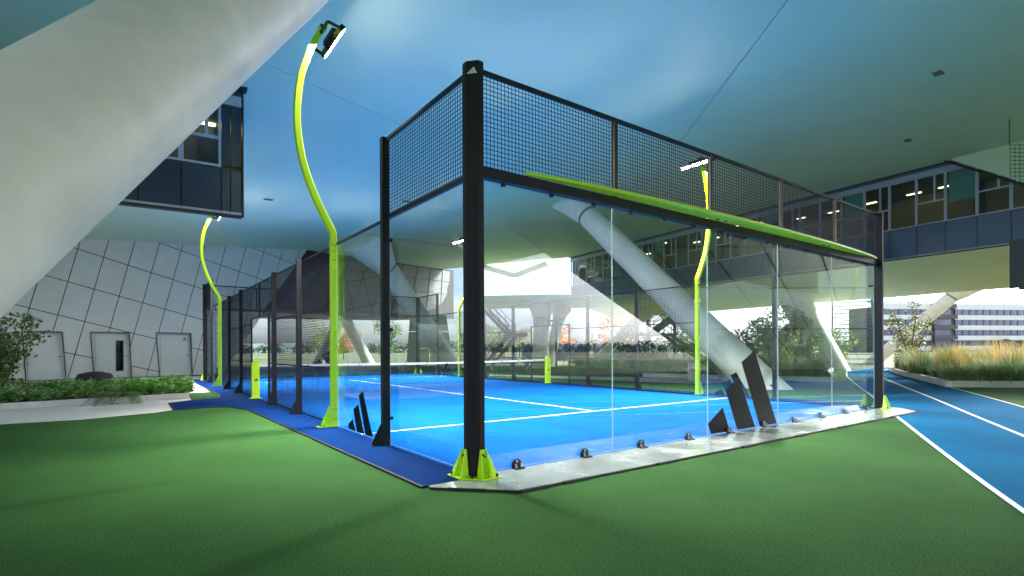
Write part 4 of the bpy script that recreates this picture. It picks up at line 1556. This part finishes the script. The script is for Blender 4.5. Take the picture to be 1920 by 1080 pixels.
sh = thing("shrub", "tall loose shrub with yellowing leaves at the left end of the bed", "shrub", (-5.6, 11.7, 0.1))
branchy(sh, (-5.6, 11.7, 0.1), 1.95, 1.25, 12, 5600, 0.10, LEAF['shrub'], [.36, .50, .14], 0.022, 0.3, 3)
sh2 = thing("shrub", "low rust coloured bush at the left edge of the bed", "shrub", (-6.1, 11.3, 0.1))
branchy(sh2, (-6.1, 11.3, 0.1), 0.85, 0.75, 14, 1500, 0.07, LEAF['rust'] + [LEAF['shrub'][0]], [.45, .2, .35], 0.012, 0.2, 4)

# low dark seat drum behind the bed
bq_ = plan(-14.2, 19.6)
t = thing("bean_bag", "dark round seat cushion behind the bed by the second door", "seat", (bq_.x, bq_.y, 0))
mb = MB()
mb.tube([(bq_.x, bq_.y, 0.007), (bq_.x, bq_.y, 0.2), (bq_.x, bq_.y, 0.40), (bq_.x, bq_.y, 0.48)], [0.55, 0.62, 0.52, 0.2], 24)
part(mb, "cushion", mat("black_cloth", (0.015, 0.016, 0.02), 0.8), t, smooth=True)

# ------------------------------------------------------------------ right planted bed with ornamental grasses
rbed = thing("grass_bed", "raised bed with a pale kerb and ornamental grasses right of the running track", "planter", (20, 2, 0))
KR = [(33.0, 7.4), (27.4, 4.75), (18.95, 1.02), (20.5, -0.43), (26.5, -6.1), (40, -18)]
kerb_run(rbed, [(18.95, 1.05), (27.4, 4.75), (33.0, 6.9)][::-1], 0.16, 0.20)
kerb_run(rbed, [(18.95, 1.02), (20.5, -0.43), (26.3, -5.7)], 0.16, 0.20)
RB = [(19.2, 1.02), (27.4, 4.6), (33, 6.7), (40, 6), (48, 0), (29, -5.8), (26.2, -5.5), (20.6, -0.3)]
part(MB().prism([(p[0], p[1], 0.02) for p in RB], (0, 0, 0.13)), "soil", M_soil, rbed)


def grass_field(name, poly, n, hgt, lean, width, mats, wts, z0=0.15, rise=None, cl=0.5):
    nc = max(1, n // 90)
    cc = scatter(poly, nc)
    idx = nr.integers(0, nc, n)
    off = nr.normal(0, cl * 0.20, (n, 2)) * nr.uniform(0.5, 1.5, nc)[idx][:, None]
    xy = cc[idx] + off
    ang = np.arctan2(off[:, 1], off[:, 0]) + nr.normal(0, 0.5, n)
    ht = hgt * nr.uniform(0.5, 1.1, n) * nr.uniform(0.5, 1.25, nc)[idx]
    z = np.full(n, z0)
    if rise is not None:
        z = z + rise(xy)
    base = np.column_stack([xy, z])
    v, f = blades(base, ht, lean * nr.uniform(0.2, 1.1, n) * ht, width * nr.uniform(0.7, 1.3, n), 4, ang)
    pm = nr.choice(len(mats), nc, p=wts)
    mi = np.where(nr.random(n) < 0.75, pm[idx], nr.choice(len(mats), n, p=wts))
    return tag(raw_mesh(name, v, f, mats, np.repeat(mi, 4)), kind='stuff')


front = [(19.3, 1.0), (24, 3.0), (27.5, 2.0), (28.5, -3), (26.2, -5.2), (20.7, -0.2)]
back = [(24, 3.2), (27.6, 4.55), (33, 6.6), (40, 5.6), (46, 0), (29, -5.2), (27.5, 1)]
grass_field("grass", front, 15000, 0.66, 0.75, 0.016, GRASS, [.46, .34, .06, .14])
grass_field("grass", back, 22000, 1.0, 0.6, 0.022, GRASS, [.46, .26, .12, .16])
left_back = [(24.5, 3.3), (27.6, 4.5), (33, 6.5), (33, 1), (27, 1)]
grass_field("grass", left_back, 9000, 1.15, 0.30, 0.018, [GRASS[2], GRASS[3], GRASS[1]], [.5, .25, .25])
# plumes over the back
grass_field("grass", [(29, 4.2), (36, 4), (42, 0), (33, -3.5), (29, -1)], 4200, 1.65, 0.16, 0.016, [GRASS[2], mat("plume", (0.48, 0.36, 0.22), 0.8, trans=0.3)], [.5, .5], cl=0.8)

# single clumps that stand clear at the kerb
CL = [(19.75, 0.85, .6), (20.9, 0.2, .55), (21.6, -0.9, .6), (22.9, -1.9, .62), (24.0, -2.9, .6), (25.2, -4.0, .6), (20.6, 1.35, .6), (22.2, 2.1, .55), (23.9, 2.85, .55), (21.8, 0.6, .6)]
CLL = ["small arching grass clump at the near corner of the pale kerb", "grass clump behind the straight kerb next to the corner clump", "silvery grass clump overhanging the kerb by the green floor", "third grass clump along the straight kerb from its corner", "olive grass clump in the middle of the straight kerb", "grass clump farthest along the straight kerb towards the right edge", "grass clump leaning over the kerb along the blue track", "second grass clump along the kerb beside the blue track", "far grass clump by the kerb where the blue track bends away", "full silver green grass clump just behind the corner clump"]
for i, (x, y, hh) in enumerate(CL):
    n = 420
    b = np.column_stack([nr.normal(x, 0.07, n), nr.normal(y, 0.07, n), np.full(n, 0.15)])
    ht = hh * nr.uniform(0.5, 1.1, n)
    v, f = blades(b, ht, nr.uniform(0.2, 1.1, n) * ht, np.full(n, 0.014))
    ms = [GRASS[(i * 2) % 2 + (0 if i % 3 else 1)], GRASS[3], GRASS[1]]
    o = raw_mesh("grass_clump", v, f, ms, np.repeat(nr.choice(3, n, p=[.5, .2, .3]), 3))
    tag(o, CLL[i], "ornamental grass", "grass clumps along the kerb")

# smaller bed left of the track, seen through the glass
ib = thing("grass_bed", "small kerbed bed of grasses left of the track, seen through the long glass", "planter", (21, 6, 0))
kerb_run(ib, [(16.6, 10.8), (17.9, 6.9), (19.2, 4.3), (25.5, 7.0), (30, 8.6)][::-1], 0.14, 0.18)
IB = [(16.9, 10.8), (18.1, 7.0), (19.35, 4.6), (25.4, 7.2), (30, 8.8), (30, 16), (20, 18)]
part(MB().prism([(p[0], p[1], 0.02) for p in IB], (0, 0, 0.12)), "soil", M_soil, ib)
grass_field("grass", [(18.3, 7.0), (19.4, 4.75), (24, 6.9), (24, 9), (19, 10)], 7000, 0.68, 0.7, 0.016, GRASS, [.4, .45, .05, .1])
grass_field("grass", [(18.0, 10), (24, 8), (30, 9), (30, 16), (20, 18)], 9000, 0.8, 0.5, 0.02, GRASS, [.4, .3, .1, .2])
for i, (x, y) in enumerate(((19.65, 5.0), (20.3, 5.35), (18.7, 6.6))):
    n = 520
    b = np.column_stack([nr.normal(x, 0.09, n), nr.normal(y, 0.09, n), np.full(n, 0.14)])
    ht = 0.85 * nr.uniform(0.5, 1.1, n)
    v, f = blades(b, ht, nr.uniform(0.2, 1.1, n) * ht, np.full(n, 0.015))
    o = raw_mesh("grass_clump", v, f, [GRASS[1], GRASS[0], GRASS[3]], np.repeat(nr.choice(3, n, p=[.55, .3, .15]), 3))
    tag(o, ["silvery grass clump at the tip of the small bed beside the track", "second silvery grass clump behind the tip of the small bed", "grass clump at the court side of the small bed"][i], "ornamental grass", "grass clumps along the kerb")


# ------------------------------------------------------------------ trees
def crown_tree(name, label, x, y, z, h, r, mats, wts, n, leaf, trunk_h=0.35, blobs=9, seed=1, cat="tree", group=None, squash=1.0):
    rr = random.Random(seed)
    t = thing(name, label, cat, (x, y, z), group)
    mb = MB()
    top = Vector((x + rr.uniform(-.1, .1) * r, y + rr.uniform(-.1, .1) * r, z + h * 0.9))
    b = Vector((x, y, z - 0.05))
    tr = max(0.03, h * 0.022)
    mb.tube([b, b.lerp(top, 0.35), b.lerp(top, 0.7), top], [tr, tr * 0.75, tr * 0.45, tr * 0.12], 8)
    cs = []
    for k in range(blobs):
        u = rr.uniform(trunk_h, 1.0)
        a = rr.uniform(0, 2 * math.pi)
        wr = r * math.sin(math.pi * min(0.95, (u - trunk_h) / (1.12 - trunk_h) * 0.85 + 0.15)) * squash
        e = Vector((x + math.cos(a) * wr * rr.uniform(.3, .9), y + math.sin(a) * wr * rr.uniform(.3, .9), z + h * u * 0.95))
        cs.append((e, r * rr.uniform(0.28, 0.48)))
        p = b.lerp(top, max(0.2, u - 0.25))
        mb.tube([p, p.lerp(e, 0.55) + Vector((0, 0, 0.05 * h)), e], [tr * 0.4, tr * 0.25, tr * 0.06], 5, caps=False)
    part(mb, "trunk", M_bark, t, smooth=True)
    per = n // blobs
    C, MI = [], []
    for k, (e, br) in enumerate(cs):
        d = nr.normal(size=(per, 3))
        d /= np.linalg.norm(d, axis=1, keepdims=True)
        rad = br * nr.uniform(0.35, 1.12, per) ** 0.6
        C.append(np.array(e) + d * rad[:, None] * np.array([1, 1, 0.8]))
        pw = np.array(wts) * nr.uniform(0.5, 1.6, len(wts))
        MI.append(nr.choice(len(mats), per, p=pw / pw.sum()))
    v, f = leaves(np.concatenate(C), leaf, 0.7)
    raw_mesh("crown", v, f, mats, np.concatenate(MI), t)
    return t


def PL(x, d):
    p = plan(x, d)
    return p.x, p.y


TR = LEAF['tree']
x, y = PL(23.9, 28.0)
sl_ = thing("young_tree", "slim young tree with sparse rusty leaves just right of the far corner post", "tree", (x, y, 0))
branchy(sl_, (x, y, 0.1), 3.7, 1.0, 6, 1500, 0.13, TR + [LEAF['rust'][0]], [.4, .25, .05, .30], 0.035, 0.25, 8)
x, y = PL(16.0, 27.5)
crown_tree("tree", "yellow green tree behind the small grass bed", x, y, 0, 3.4, 1.7, LEAF['yellow'], [.5, .15, .35], 3600, 0.14, 0.2, 10, 21)
for i, (xx, dd, hh, rr_, kind, lab) in enumerate(((17.9, 29.5, 2.5, 1.8, 'yellow', "round yellow green bush under the tree behind the small bed"), (20.0, 31.5, 2.3, 2.0, 'yellow', "broad olive yellow bush near the leaning column"), (14.2, 30.0, 2.6, 1.9, 'tree', "dark green bush left of the yellow green tree"), (11.6, 33.5, 2.2, 2.2, 'tree', "low green bush behind the far mesh"), (23.0, 33.0, 2.2, 1.9, 'yellow', "yellow bush left of the open steel stair"))):
    x, y = PL(xx, dd)
    ms = LEAF[kind]
    crown_tree("bush", lab, x, y, 0, hh, rr_, ms, [.4, .25, .35], 3000, 0.15, 0.15, 9, 30 + i, "bush")
x, y = PL(18.6, 29.0)
crown_tree("tree", "green leafy tree in front of the pale leaning column", x, y, 0, 3.7, 1.05, TR, [.30, .45, .25], 3000, 0.13, 0.2, 9, 41)
# autumn trees and the wood beyond
FT = [(12.5, 70, 5.0, 2.2, 'orange', "bright orange autumn tree far beyond the mesh"), (17.2, 62, 5.2, 2.3, 'orange', "amber autumn tree left of the zigzag stair"), (20.5, 66, 5.6, 2.8, 'yellow', "yellow tree behind the zigzag stair"), (24.5, 62, 6.0, 3.0, 'tree', "large green tree right of the zigzag stair"), (8.2, 84, 5.0, 2.6, 'yellow', "distant yellow tree behind the blue containers"), (5.0, 78, 5.0, 2.6, 'yellow', "distant yellow green tree between the white columns"), (1.5, 82, 6.0, 3.0, 'tree', "distant dark tree right of the thick corner post"), (-12, 75, 5.2, 2.8, 'tree', "distant green tree seen through the left glass"), (-17.5, 72, 4.6, 2.4, 'orange', "distant orange tree seen through the left glass"), (-22, 78, 6.0, 3.2, 'yellow', "distant yellow tree seen through the side mesh")]
for i, (xx, dd, hh, rr_, kind, lab) in enumerate(FT):
    x, y = PL(xx, dd)
    ms = LEAF[kind]
    wt = [.5, .5] if len(ms) == 2 else [.45, .3, .25]
    crown_tree("autumn_tree" if kind == 'orange' else "tree", lab, x, y, 0, hh, rr_, ms, wt, 1800, 0.26, 0.2, 9, 60 + i, group="trees beyond the court")
# far wood all the way round the horizon
C = []
for i in range(260):
    a = 2 * math.pi * i / 260 + nr.uniform(-.01, .01)
    r_ = nr.uniform(210, 260)
    hh = nr.uniform(3.5, 6.5)
    c = np.array([CAMX + r_ * math.cos(a), CAMY + r_ * math.sin(a), hh * 0.35])
    d = nr.normal(size=(170, 3))
    d /= np.linalg.norm(d, axis=1, keepdims=True)
    C.append(c + d * np.array([4.2, 4.2, hh * 0.5]) * nr.uniform(0.3, 1.1, (170, 1)))
C = np.concatenate(C)
v, f = leaves(C, 1.5, 0.7)
tag(raw_mesh("far_wood", v, f, LEAF['far'], nr.choice(2, len(C), p=[.55, .45])), kind='stuff')
mb = MB()
for i in range(90):
    a0_, a1_ = 2 * math.pi * i / 90, 2 * math.pi * (i + 1) / 90
    h0, h1 = 6 + 3 * math.sin(i * 0.37) + 1.5 * math.sin(i * 1.1), 6 + 3 * math.sin((i + 1) * 0.37) + 1.5 * math.sin((i + 1) * 1.1)
    if i == 89:
        h1 = 6
    p0, p1 = (420 * math.cos(a0_), 420 * math.sin(a0_)), (420 * math.cos(a1_), 420 * math.sin(a1_))
    q0, q1 = (600 * math.cos(a0_), 600 * math.sin(a0_)), (600 * math.cos(a1_), 600 * math.sin(a1_))
    mb.add([(*p0, -1), (*p1, -1), (*q1, h1), (*q0, h0)], [(0, 1, 2, 3)])
tag(mb.build("hills", mat("hill_blue_green", (0.10, 0.15, 0.16), 0.9, 0, 0.1, 0.02)), kind='structure')

# ------------------------------------------------------------------ far hotel
hb0 = plan(118, 150)
hu = (plan(1, 0.14) - plan(0, 0)).normalized()
hn = Vector((hu.y, -hu.x, 0))
if hn.dot(plan(0, 0) - hb0) < 0:
    hn = -hn
hotel = thing("hotel_building", "long white building with rows of dark windows beyond the grasses", "building", hb0)
def hq(s, z, off=0.0):
    return hb0 + hu * s + hn * off + Vector((0, 0, z))
HL = 52.0
part(MB().prism([hq(-1, -3, -8), hq(HL, -3, -8), hq(HL, -3, -0.3), hq(-1, -3, -0.3)], (0, 0, 16.2)), "body", M_hframe, hotel)
FH = 3.05
win = {}
def hslab(s0, s1, za, zb, o0, o1, name, m, par):
    return part(MB().prism([hq(s0, za, o0), hq(s1, za, o0), hq(s1, zb, o0), hq(s0, zb, o0)], hn * (o1 - o0)), name, m, par)
NF = 5
for fl in range(NF):
    zb = -2.6 + fl * FH
    for s0, s1 in ((0, 18.6), (26.6, HL)):
        hslab(s0, s1, zb, zb + 1.38, -0.3, 0.05, "wall_band", M_hwall, hotel)
    if fl == NF - 1:
        break
for s0, s1 in ((0, 18.6), (26.6, HL)):
    hslab(s0, s1, -2.6 + NF * FH - 0.0, -2.6 + NF * FH + 1.5, -0.3, 0.05, "wall_band", M_hwall, hotel)
wm, pm, dm = None, None, None
for fl in range(NF):
    zb = -2.6 + fl * FH + 1.38
    s = 0.3
    while s < HL - 1.5:
        if 17.0 < s < 26.6:
            s = 26.9
        base = hq(s, zb)
        if wm is None:
            f_ = part(MB().prism([hq(s, zb, -0.28), hq(s + 0.75, zb, -0.28), hq(s + 0.75, zb + FH - 1.38, -0.28), hq(s, zb + FH - 1.38, -0.28)], hn * 0.12), "window", M_hframe, hotel)
            p_ = part(MB().prism([hq(s + 0.15, zb + 0.12, -0.16), hq(s + 0.6, zb + 0.12, -0.16), hq(s + 0.6, zb + FH - 1.5, -0.16), hq(s + 0.15, zb + FH - 1.5, -0.16)], hn * 0.03), "pane", M_hglass, f_)
            p2_ = part(MB().prism([hq(s + 0.8, zb + 0.02, -0.25), hq(s + 2.35, zb + 0.02, -0.25), hq(s + 2.35, zb + FH - 1.4, -0.25), hq(s + 0.8, zb + FH - 1.4, -0.25)], hn * 0.05), "pane", M_hglass, f_)
            wm, pm, dm, w0 = f_, p_, p2_, base
        else:
            f_ = wm.copy()
            scn.collection.objects.link(f_)
            f_.location = wm.location + (base - w0)
            for src in (pm, dm):
                c = src.copy()
                scn.collection.objects.link(c)
                c.parent = f_
        s += 2.45
for fl in range(NF):
    zb = -2.6 + fl * FH
    b_ = hslab(18.6, 26.6, zb + 0.2, zb + 1.45, -0.3, 0.9, "balcony", M_hdark, hotel)
    hslab(20.0, 25.6, zb + 1.5, zb + FH + 0.15, -0.28, -0.2, "balcony_window", M_hglass, hotel)
hslab(18.6, 26.6, -2.6 + NF * FH + 0.2, -2.6 + NF * FH + 1.6, -0.3, 0.6, "balcony", M_hdark, hotel)
mb = MB()
for i in range(10):
    a0_, a1_ = R(8 + 9 * i), R(8 + 9 * (i + 1))
    def rv(s, a):
        return hq(s, 13.6 + 4.0 * math.sin(a), -8 + 7.5 * math.cos(a))
    mb.add([rv(-2, a0_), rv(HL, a0_), rv(HL, a1_), rv(-2, a1_)], [(0, 1, 2, 3)])
roof = part(mb, "roof", M_hroof, hotel)
mb = MB()
for k in range(12):
    s = k * 4.5
    for i in range(10):
        a0_, a1_ = R(8 + 9 * i), R(8 + 9 * (i + 1))
        mb.bar(rv(s, a0_) + hn * 0.05, rv(s + 0.35, a1_) + hn * 0.05, 0.12, 0.12)
part(mb, "roof_rib", M_hwall, roof)

# ------------------------------------------------------------------ stairs
def stair_flight(t, p0, p1, width, n, m=M_galv, rails=True):
    """open treads between two stringers, from p0 up to p1"""
    p0, p1 = Vector(p0), Vector(p1)
    hdir = Vector((p1.x - p0.x, p1.y - p0.y, 0)).normalized()
    sd = Vector((-hdir.y, hdir.x, 0)) * width / 2
    for s in (-1, 1):
        part(MB().bar(p0 + sd * s, p1 + sd * s, 0.06, 0.26), "stringer", m, t)
    for k in range(n):
        c = p0.lerp(p1, (k + 0.5) / n)
        part(MB().prism([c - sd * 0.96 - hdir * 0.14, c + sd * 0.96 - hdir * 0.14, c + sd * 0.96 + hdir * 0.14, c - sd * 0.96 + hdir * 0.14], (0, 0, 0.045)), "tread", m, t)
    if rails:
        for s in (-1, 1):
            mb = MB()
            for hh in (0.5, 1.0):
                mb.bar(p0 + sd * s + Vector((0, 0, hh)), p1 + sd * s + Vector((0, 0, hh)), 0.045, 0.045)
            for k in range(4):
                q = (p0 + sd * s).lerp(p1 + sd * s, k / 3)
                mb.bar(q, q + Vector((0, 0, 1.0)), 0.045, 0.045)
            part(mb, "handrail", m, t)


zs_ = thing("zigzag_stair", "steel zigzag stair with a landing beyond the far mesh", "stairs", plan(15.5, 43, 0))
L0 = plan(14.2, 43, 2.4)
stair_flight(zs_, plan(19.6, 43.4, 0.3), plan(16.6, 43.2, 2.4), 1.3, 11)
stair_flight(zs_, plan(14.8, 42.2, 2.5), plan(18.6, 42.4, 5.1), 1.3, 13)
part(MB().prism([plan(13.4, 41.4, 2.35), plan(16.7, 41.4, 2.35), plan(16.7, 44.0, 2.35), plan(13.4, 44.0, 2.35)], (0, 0, 0.16)), "landing", M_galv, zs_)
mb = MB()
for xx in (13.4, 14.2, 15.6, 16.7):
    mb.bar(plan(xx, 41.4, 2.4), plan(xx, 41.4, 3.5), 0.05, 0.05)
mb.bar(plan(13.4, 41.4, 3.5), plan(16.7, 41.4, 3.5), 0.05, 0.05)
mb.bar(plan(13.4, 41.4, 3.0), plan(16.7, 41.4, 3.0), 0.04, 0.04)
part(mb, "railing", M_galv, zs_)
for xx in (15.2, 17.5, 19.5):
    part(MB().bar(plan(xx, 43.8, 0), plan(xx, 43.8, 5.2), 0.28, 0.28), "post", M_galv, zs_)

os_ = thing("open_stair", "open steel stair with many bare treads behind the far corner post", "stairs", plan(22.2, 29.8, 0))
stair_flight(os_, plan(22.2, 29.8, 0.2), plan(26.2, 35.4, 4.5), 2.1, 16)
ls_ = thing("zigzag_stair", "dark stair beside the white column, seen just right of the thick corner post", "stairs", plan(2.5, 40, 0))
stair_flight(ls_, plan(1.6, 40.5, 0.2), plan(3.4, 41.5, 2.3), 1.2, 9)
stair_flight(ls_, plan(3.4, 42, 2.4), plan(1.4, 43, 4.6), 1.2, 9)
part(MB().prism([plan(2.9, 40.8, 2.3), plan(4.6, 40.8, 2.3), plan(4.6, 43.2, 2.3), plan(2.9, 43.2, 2.3)], (0, 0, 0.3)), "landing", M_galv, ls_)

# ------------------------------------------------------------------ street lamp, benches, containers, rail, poles
sp = plan(5.05, 30.0)
t = thing("street_lamp", "slim dark street lamp with a flat disc head beyond the far mesh", "street lamp", sp)
part(MB().tube([sp, sp + Vector((0, 0, 2.9))], [0.06, 0.05], 10), "pole", M_trim, t)
hd = sp + Vector((0, 0, 2.9)) - bx * 0.18
part(MB().tube([hd + Vector((0, 0, -0.02)), hd + Vector((0, 0, 0.03)), hd + Vector((0, 0, 0.07))], [0.30, 0.32, 0.1], 18), "lamp_head", M_trim, t)

def bench(label, x, d):
    p = plan(x, d)
    t = thing("picnic_bench", label, "bench", p, "benches beside the court")
    def b(u, v, z):
        return p + bx * u + by * v + Vector((0, 0, z))
    for s in (-1, 1):
        part(MB().prism([b(s * 0.62 - 0.05, -0.32, 0), b(s * 0.62 - 0.05, 0.32, 0), b(s * 0.62 - 0.05, 0.24, 0.72), b(s * 0.62 - 0.05, -0.24, 0.72)], bx * 0.10), "leg", M_kerb, t)
    for k in range(3):
        part(MB().prism([b(-0.9, -0.3 + k * 0.205, 0.72), b(0.9, -0.3 + k * 0.205, 0.72), b(0.9, -0.11 + k * 0.205, 0.72), b(-0.9, -0.11 + k * 0.205, 0.72)], (0, 0, 0.05)), "table_slat", M_wood, t)
    for s in (-1, 1):
        part(MB().prism([b(-0.9, s * 0.62 - 0.14, 0.42), b(0.9, s * 0.62 - 0.14, 0.42), b(0.9, s * 0.62 + 0.14, 0.42), b(-0.9, s * 0.62 + 0.14, 0.42)], (0, 0, 0.05)), "seat", M_wood, t)
        for e in (-0.55, 0.55):
            part(MB().bar(b(e, s * 0.2, 0.3), b(e, s * 0.62, 0.40), 0.07, 0.06), "bracket", M_kerb, t)


bench("picnic bench with pale legs just behind the far lime mast on the right", 9.4, 20.4)
bench("picnic bench under the far white column behind the net", 2.0, 31.5)
bench("picnic bench at the foot of the dark stair", 4.2, 32.5)

for i, (xx, dd, L, lab) in enumerate(((6.5, 62, 7.5, "long low dark blue container beyond the fence"), (15.0, 60, 7.0, "dark blue container right of the orange tree"))):
    p = plan(xx, dd)
    t = thing("container", lab, "container", p, "blue containers beyond the court")
    def b(u, v, z):
        return p + bx * u + by * v + Vector((0, 0, z))
    part(MB().prism([b(0, 0, 0), b(L, 0, 0), b(L, 2.4, 0), b(0, 2.4, 0)], (0, 0, 1.9)), "body", M_blue, t)
    mb = MB()
    for k in range(int(L / 0.3)):
        mb.prism([b(k * 0.3 + 0.05, -0.05, 0.15), b(k * 0.3 + 0.19, -0.05, 0.15), b(k * 0.3 + 0.19, -0.05, 1.75), b(k * 0.3 + 0.05, -0.05, 1.75)], by * 0.05)
    part(mb, "corrugation", M_blue, t)

# guard rail on the terrace edge
gr = thing("guard_rail", "thin dark guard rail along the far terrace edge", "railing", plan(4, 42, 0))
for k in range(16):
    xx = -2 + k * 1.0
    part(MB().bar(plan(xx, 44.5 - xx * 0.1, 0), plan(xx, 44.5 - xx * 0.1, 1.1), 0.05, 0.05), "post", M_trim, gr)
for z in (0.45, 0.8, 1.1):
    part(MB().bar(plan(-2, 44.7, z), plan(13, 43.2, z), 0.04, 0.04), "rail", M_trim, gr)
POL = [(8.0, 55, 3.2), (8.6, 56, 3.2), (13.8, 58, 3.0), (11.0, 57, 3.0)]
for i, (xx, dd, hh) in enumerate(POL):
    p = plan(xx, dd)
    t = tag(MB().tube([(p.x, p.y, 0), (p.x, p.y, hh)], 0.07, 8).build("flag_pole", mat("pole_yellow", (0.55, 0.36, 0.08), 0.5) if i == 0 else bpy.data.materials["pole_yellow"]), ["thin yellow pole beside the street lamp, the nearer of a close pair", "thin yellow pole beside the street lamp, the taller looking of a close pair", "thin yellow pole in front of the zigzag stair", "thin yellow pole standing alone left of the orange tree"][i], "pole", "thin yellow poles")
# pale path crossing the green floor
pp = [(11.2, 6.0), (12.6, 4.2), (18.6, 8.0), (17.6, 11.0)]
tag(flat("path", [tuple(plan(8.0, 18.6))[:2], tuple(plan(11.6, 19.5))[:2], tuple(plan(13.0, 22.0))[:2], tuple(plan(6.0, 23.5))[:2], tuple(plan(1.0, 26.0))[:2], tuple(plan(1.0, 25.0))[:2]], 0.005, M_pav), kind='structure')
# meadow strip past the floor
grass_field("grass", [P2(9, 33.5), P2(20, 31), P2(22, 40), P2(8, 46)], 14000, 0.9, 0.5, 0.03, GRASS, [.35, .25, .15, .25], z0=0.0)

# leaning core behind the standpoint on the right; the glass mirrors it
rw = thing("leaning_wall", "pale leaning core wall behind the viewer, mirrored in the long glass", "wall", (30, -10, 0))
a0, a1 = Vector((25.6, -12.9, 0)), Vector((34.5, -7.2, 0))
b0, b1 = Vector((14.0, -20.2, 9.6)), Vector((33.5, -8.0, 9.6))
part(MB().prism([a0 + Vector((.15, -.15, 0)), a1 + Vector((.15, -.15, 0)), b1 + Vector((.15, -.15, 0)), b0 + Vector((.15, -.15, 0))], (0.2, -0.2, 0)), "backing", M_wallb, rw)
for i in range(6):
    for j in range(4):
        def bl(u, v):
            return a0.lerp(a1, u).lerp(b0.lerp(b1, u), v)
        part(MB().prism([bl(i / 6 + .004, j / 4 + .004), bl((i + 1) / 6 - .004, j / 4 + .004), bl((i + 1) / 6 - .004, (j + 1) / 4 - .004), bl(i / 6 + .004, (j + 1) / 4 - .004)], (0.1, -0.1, 0)), "wall_panel", M_wall, rw)
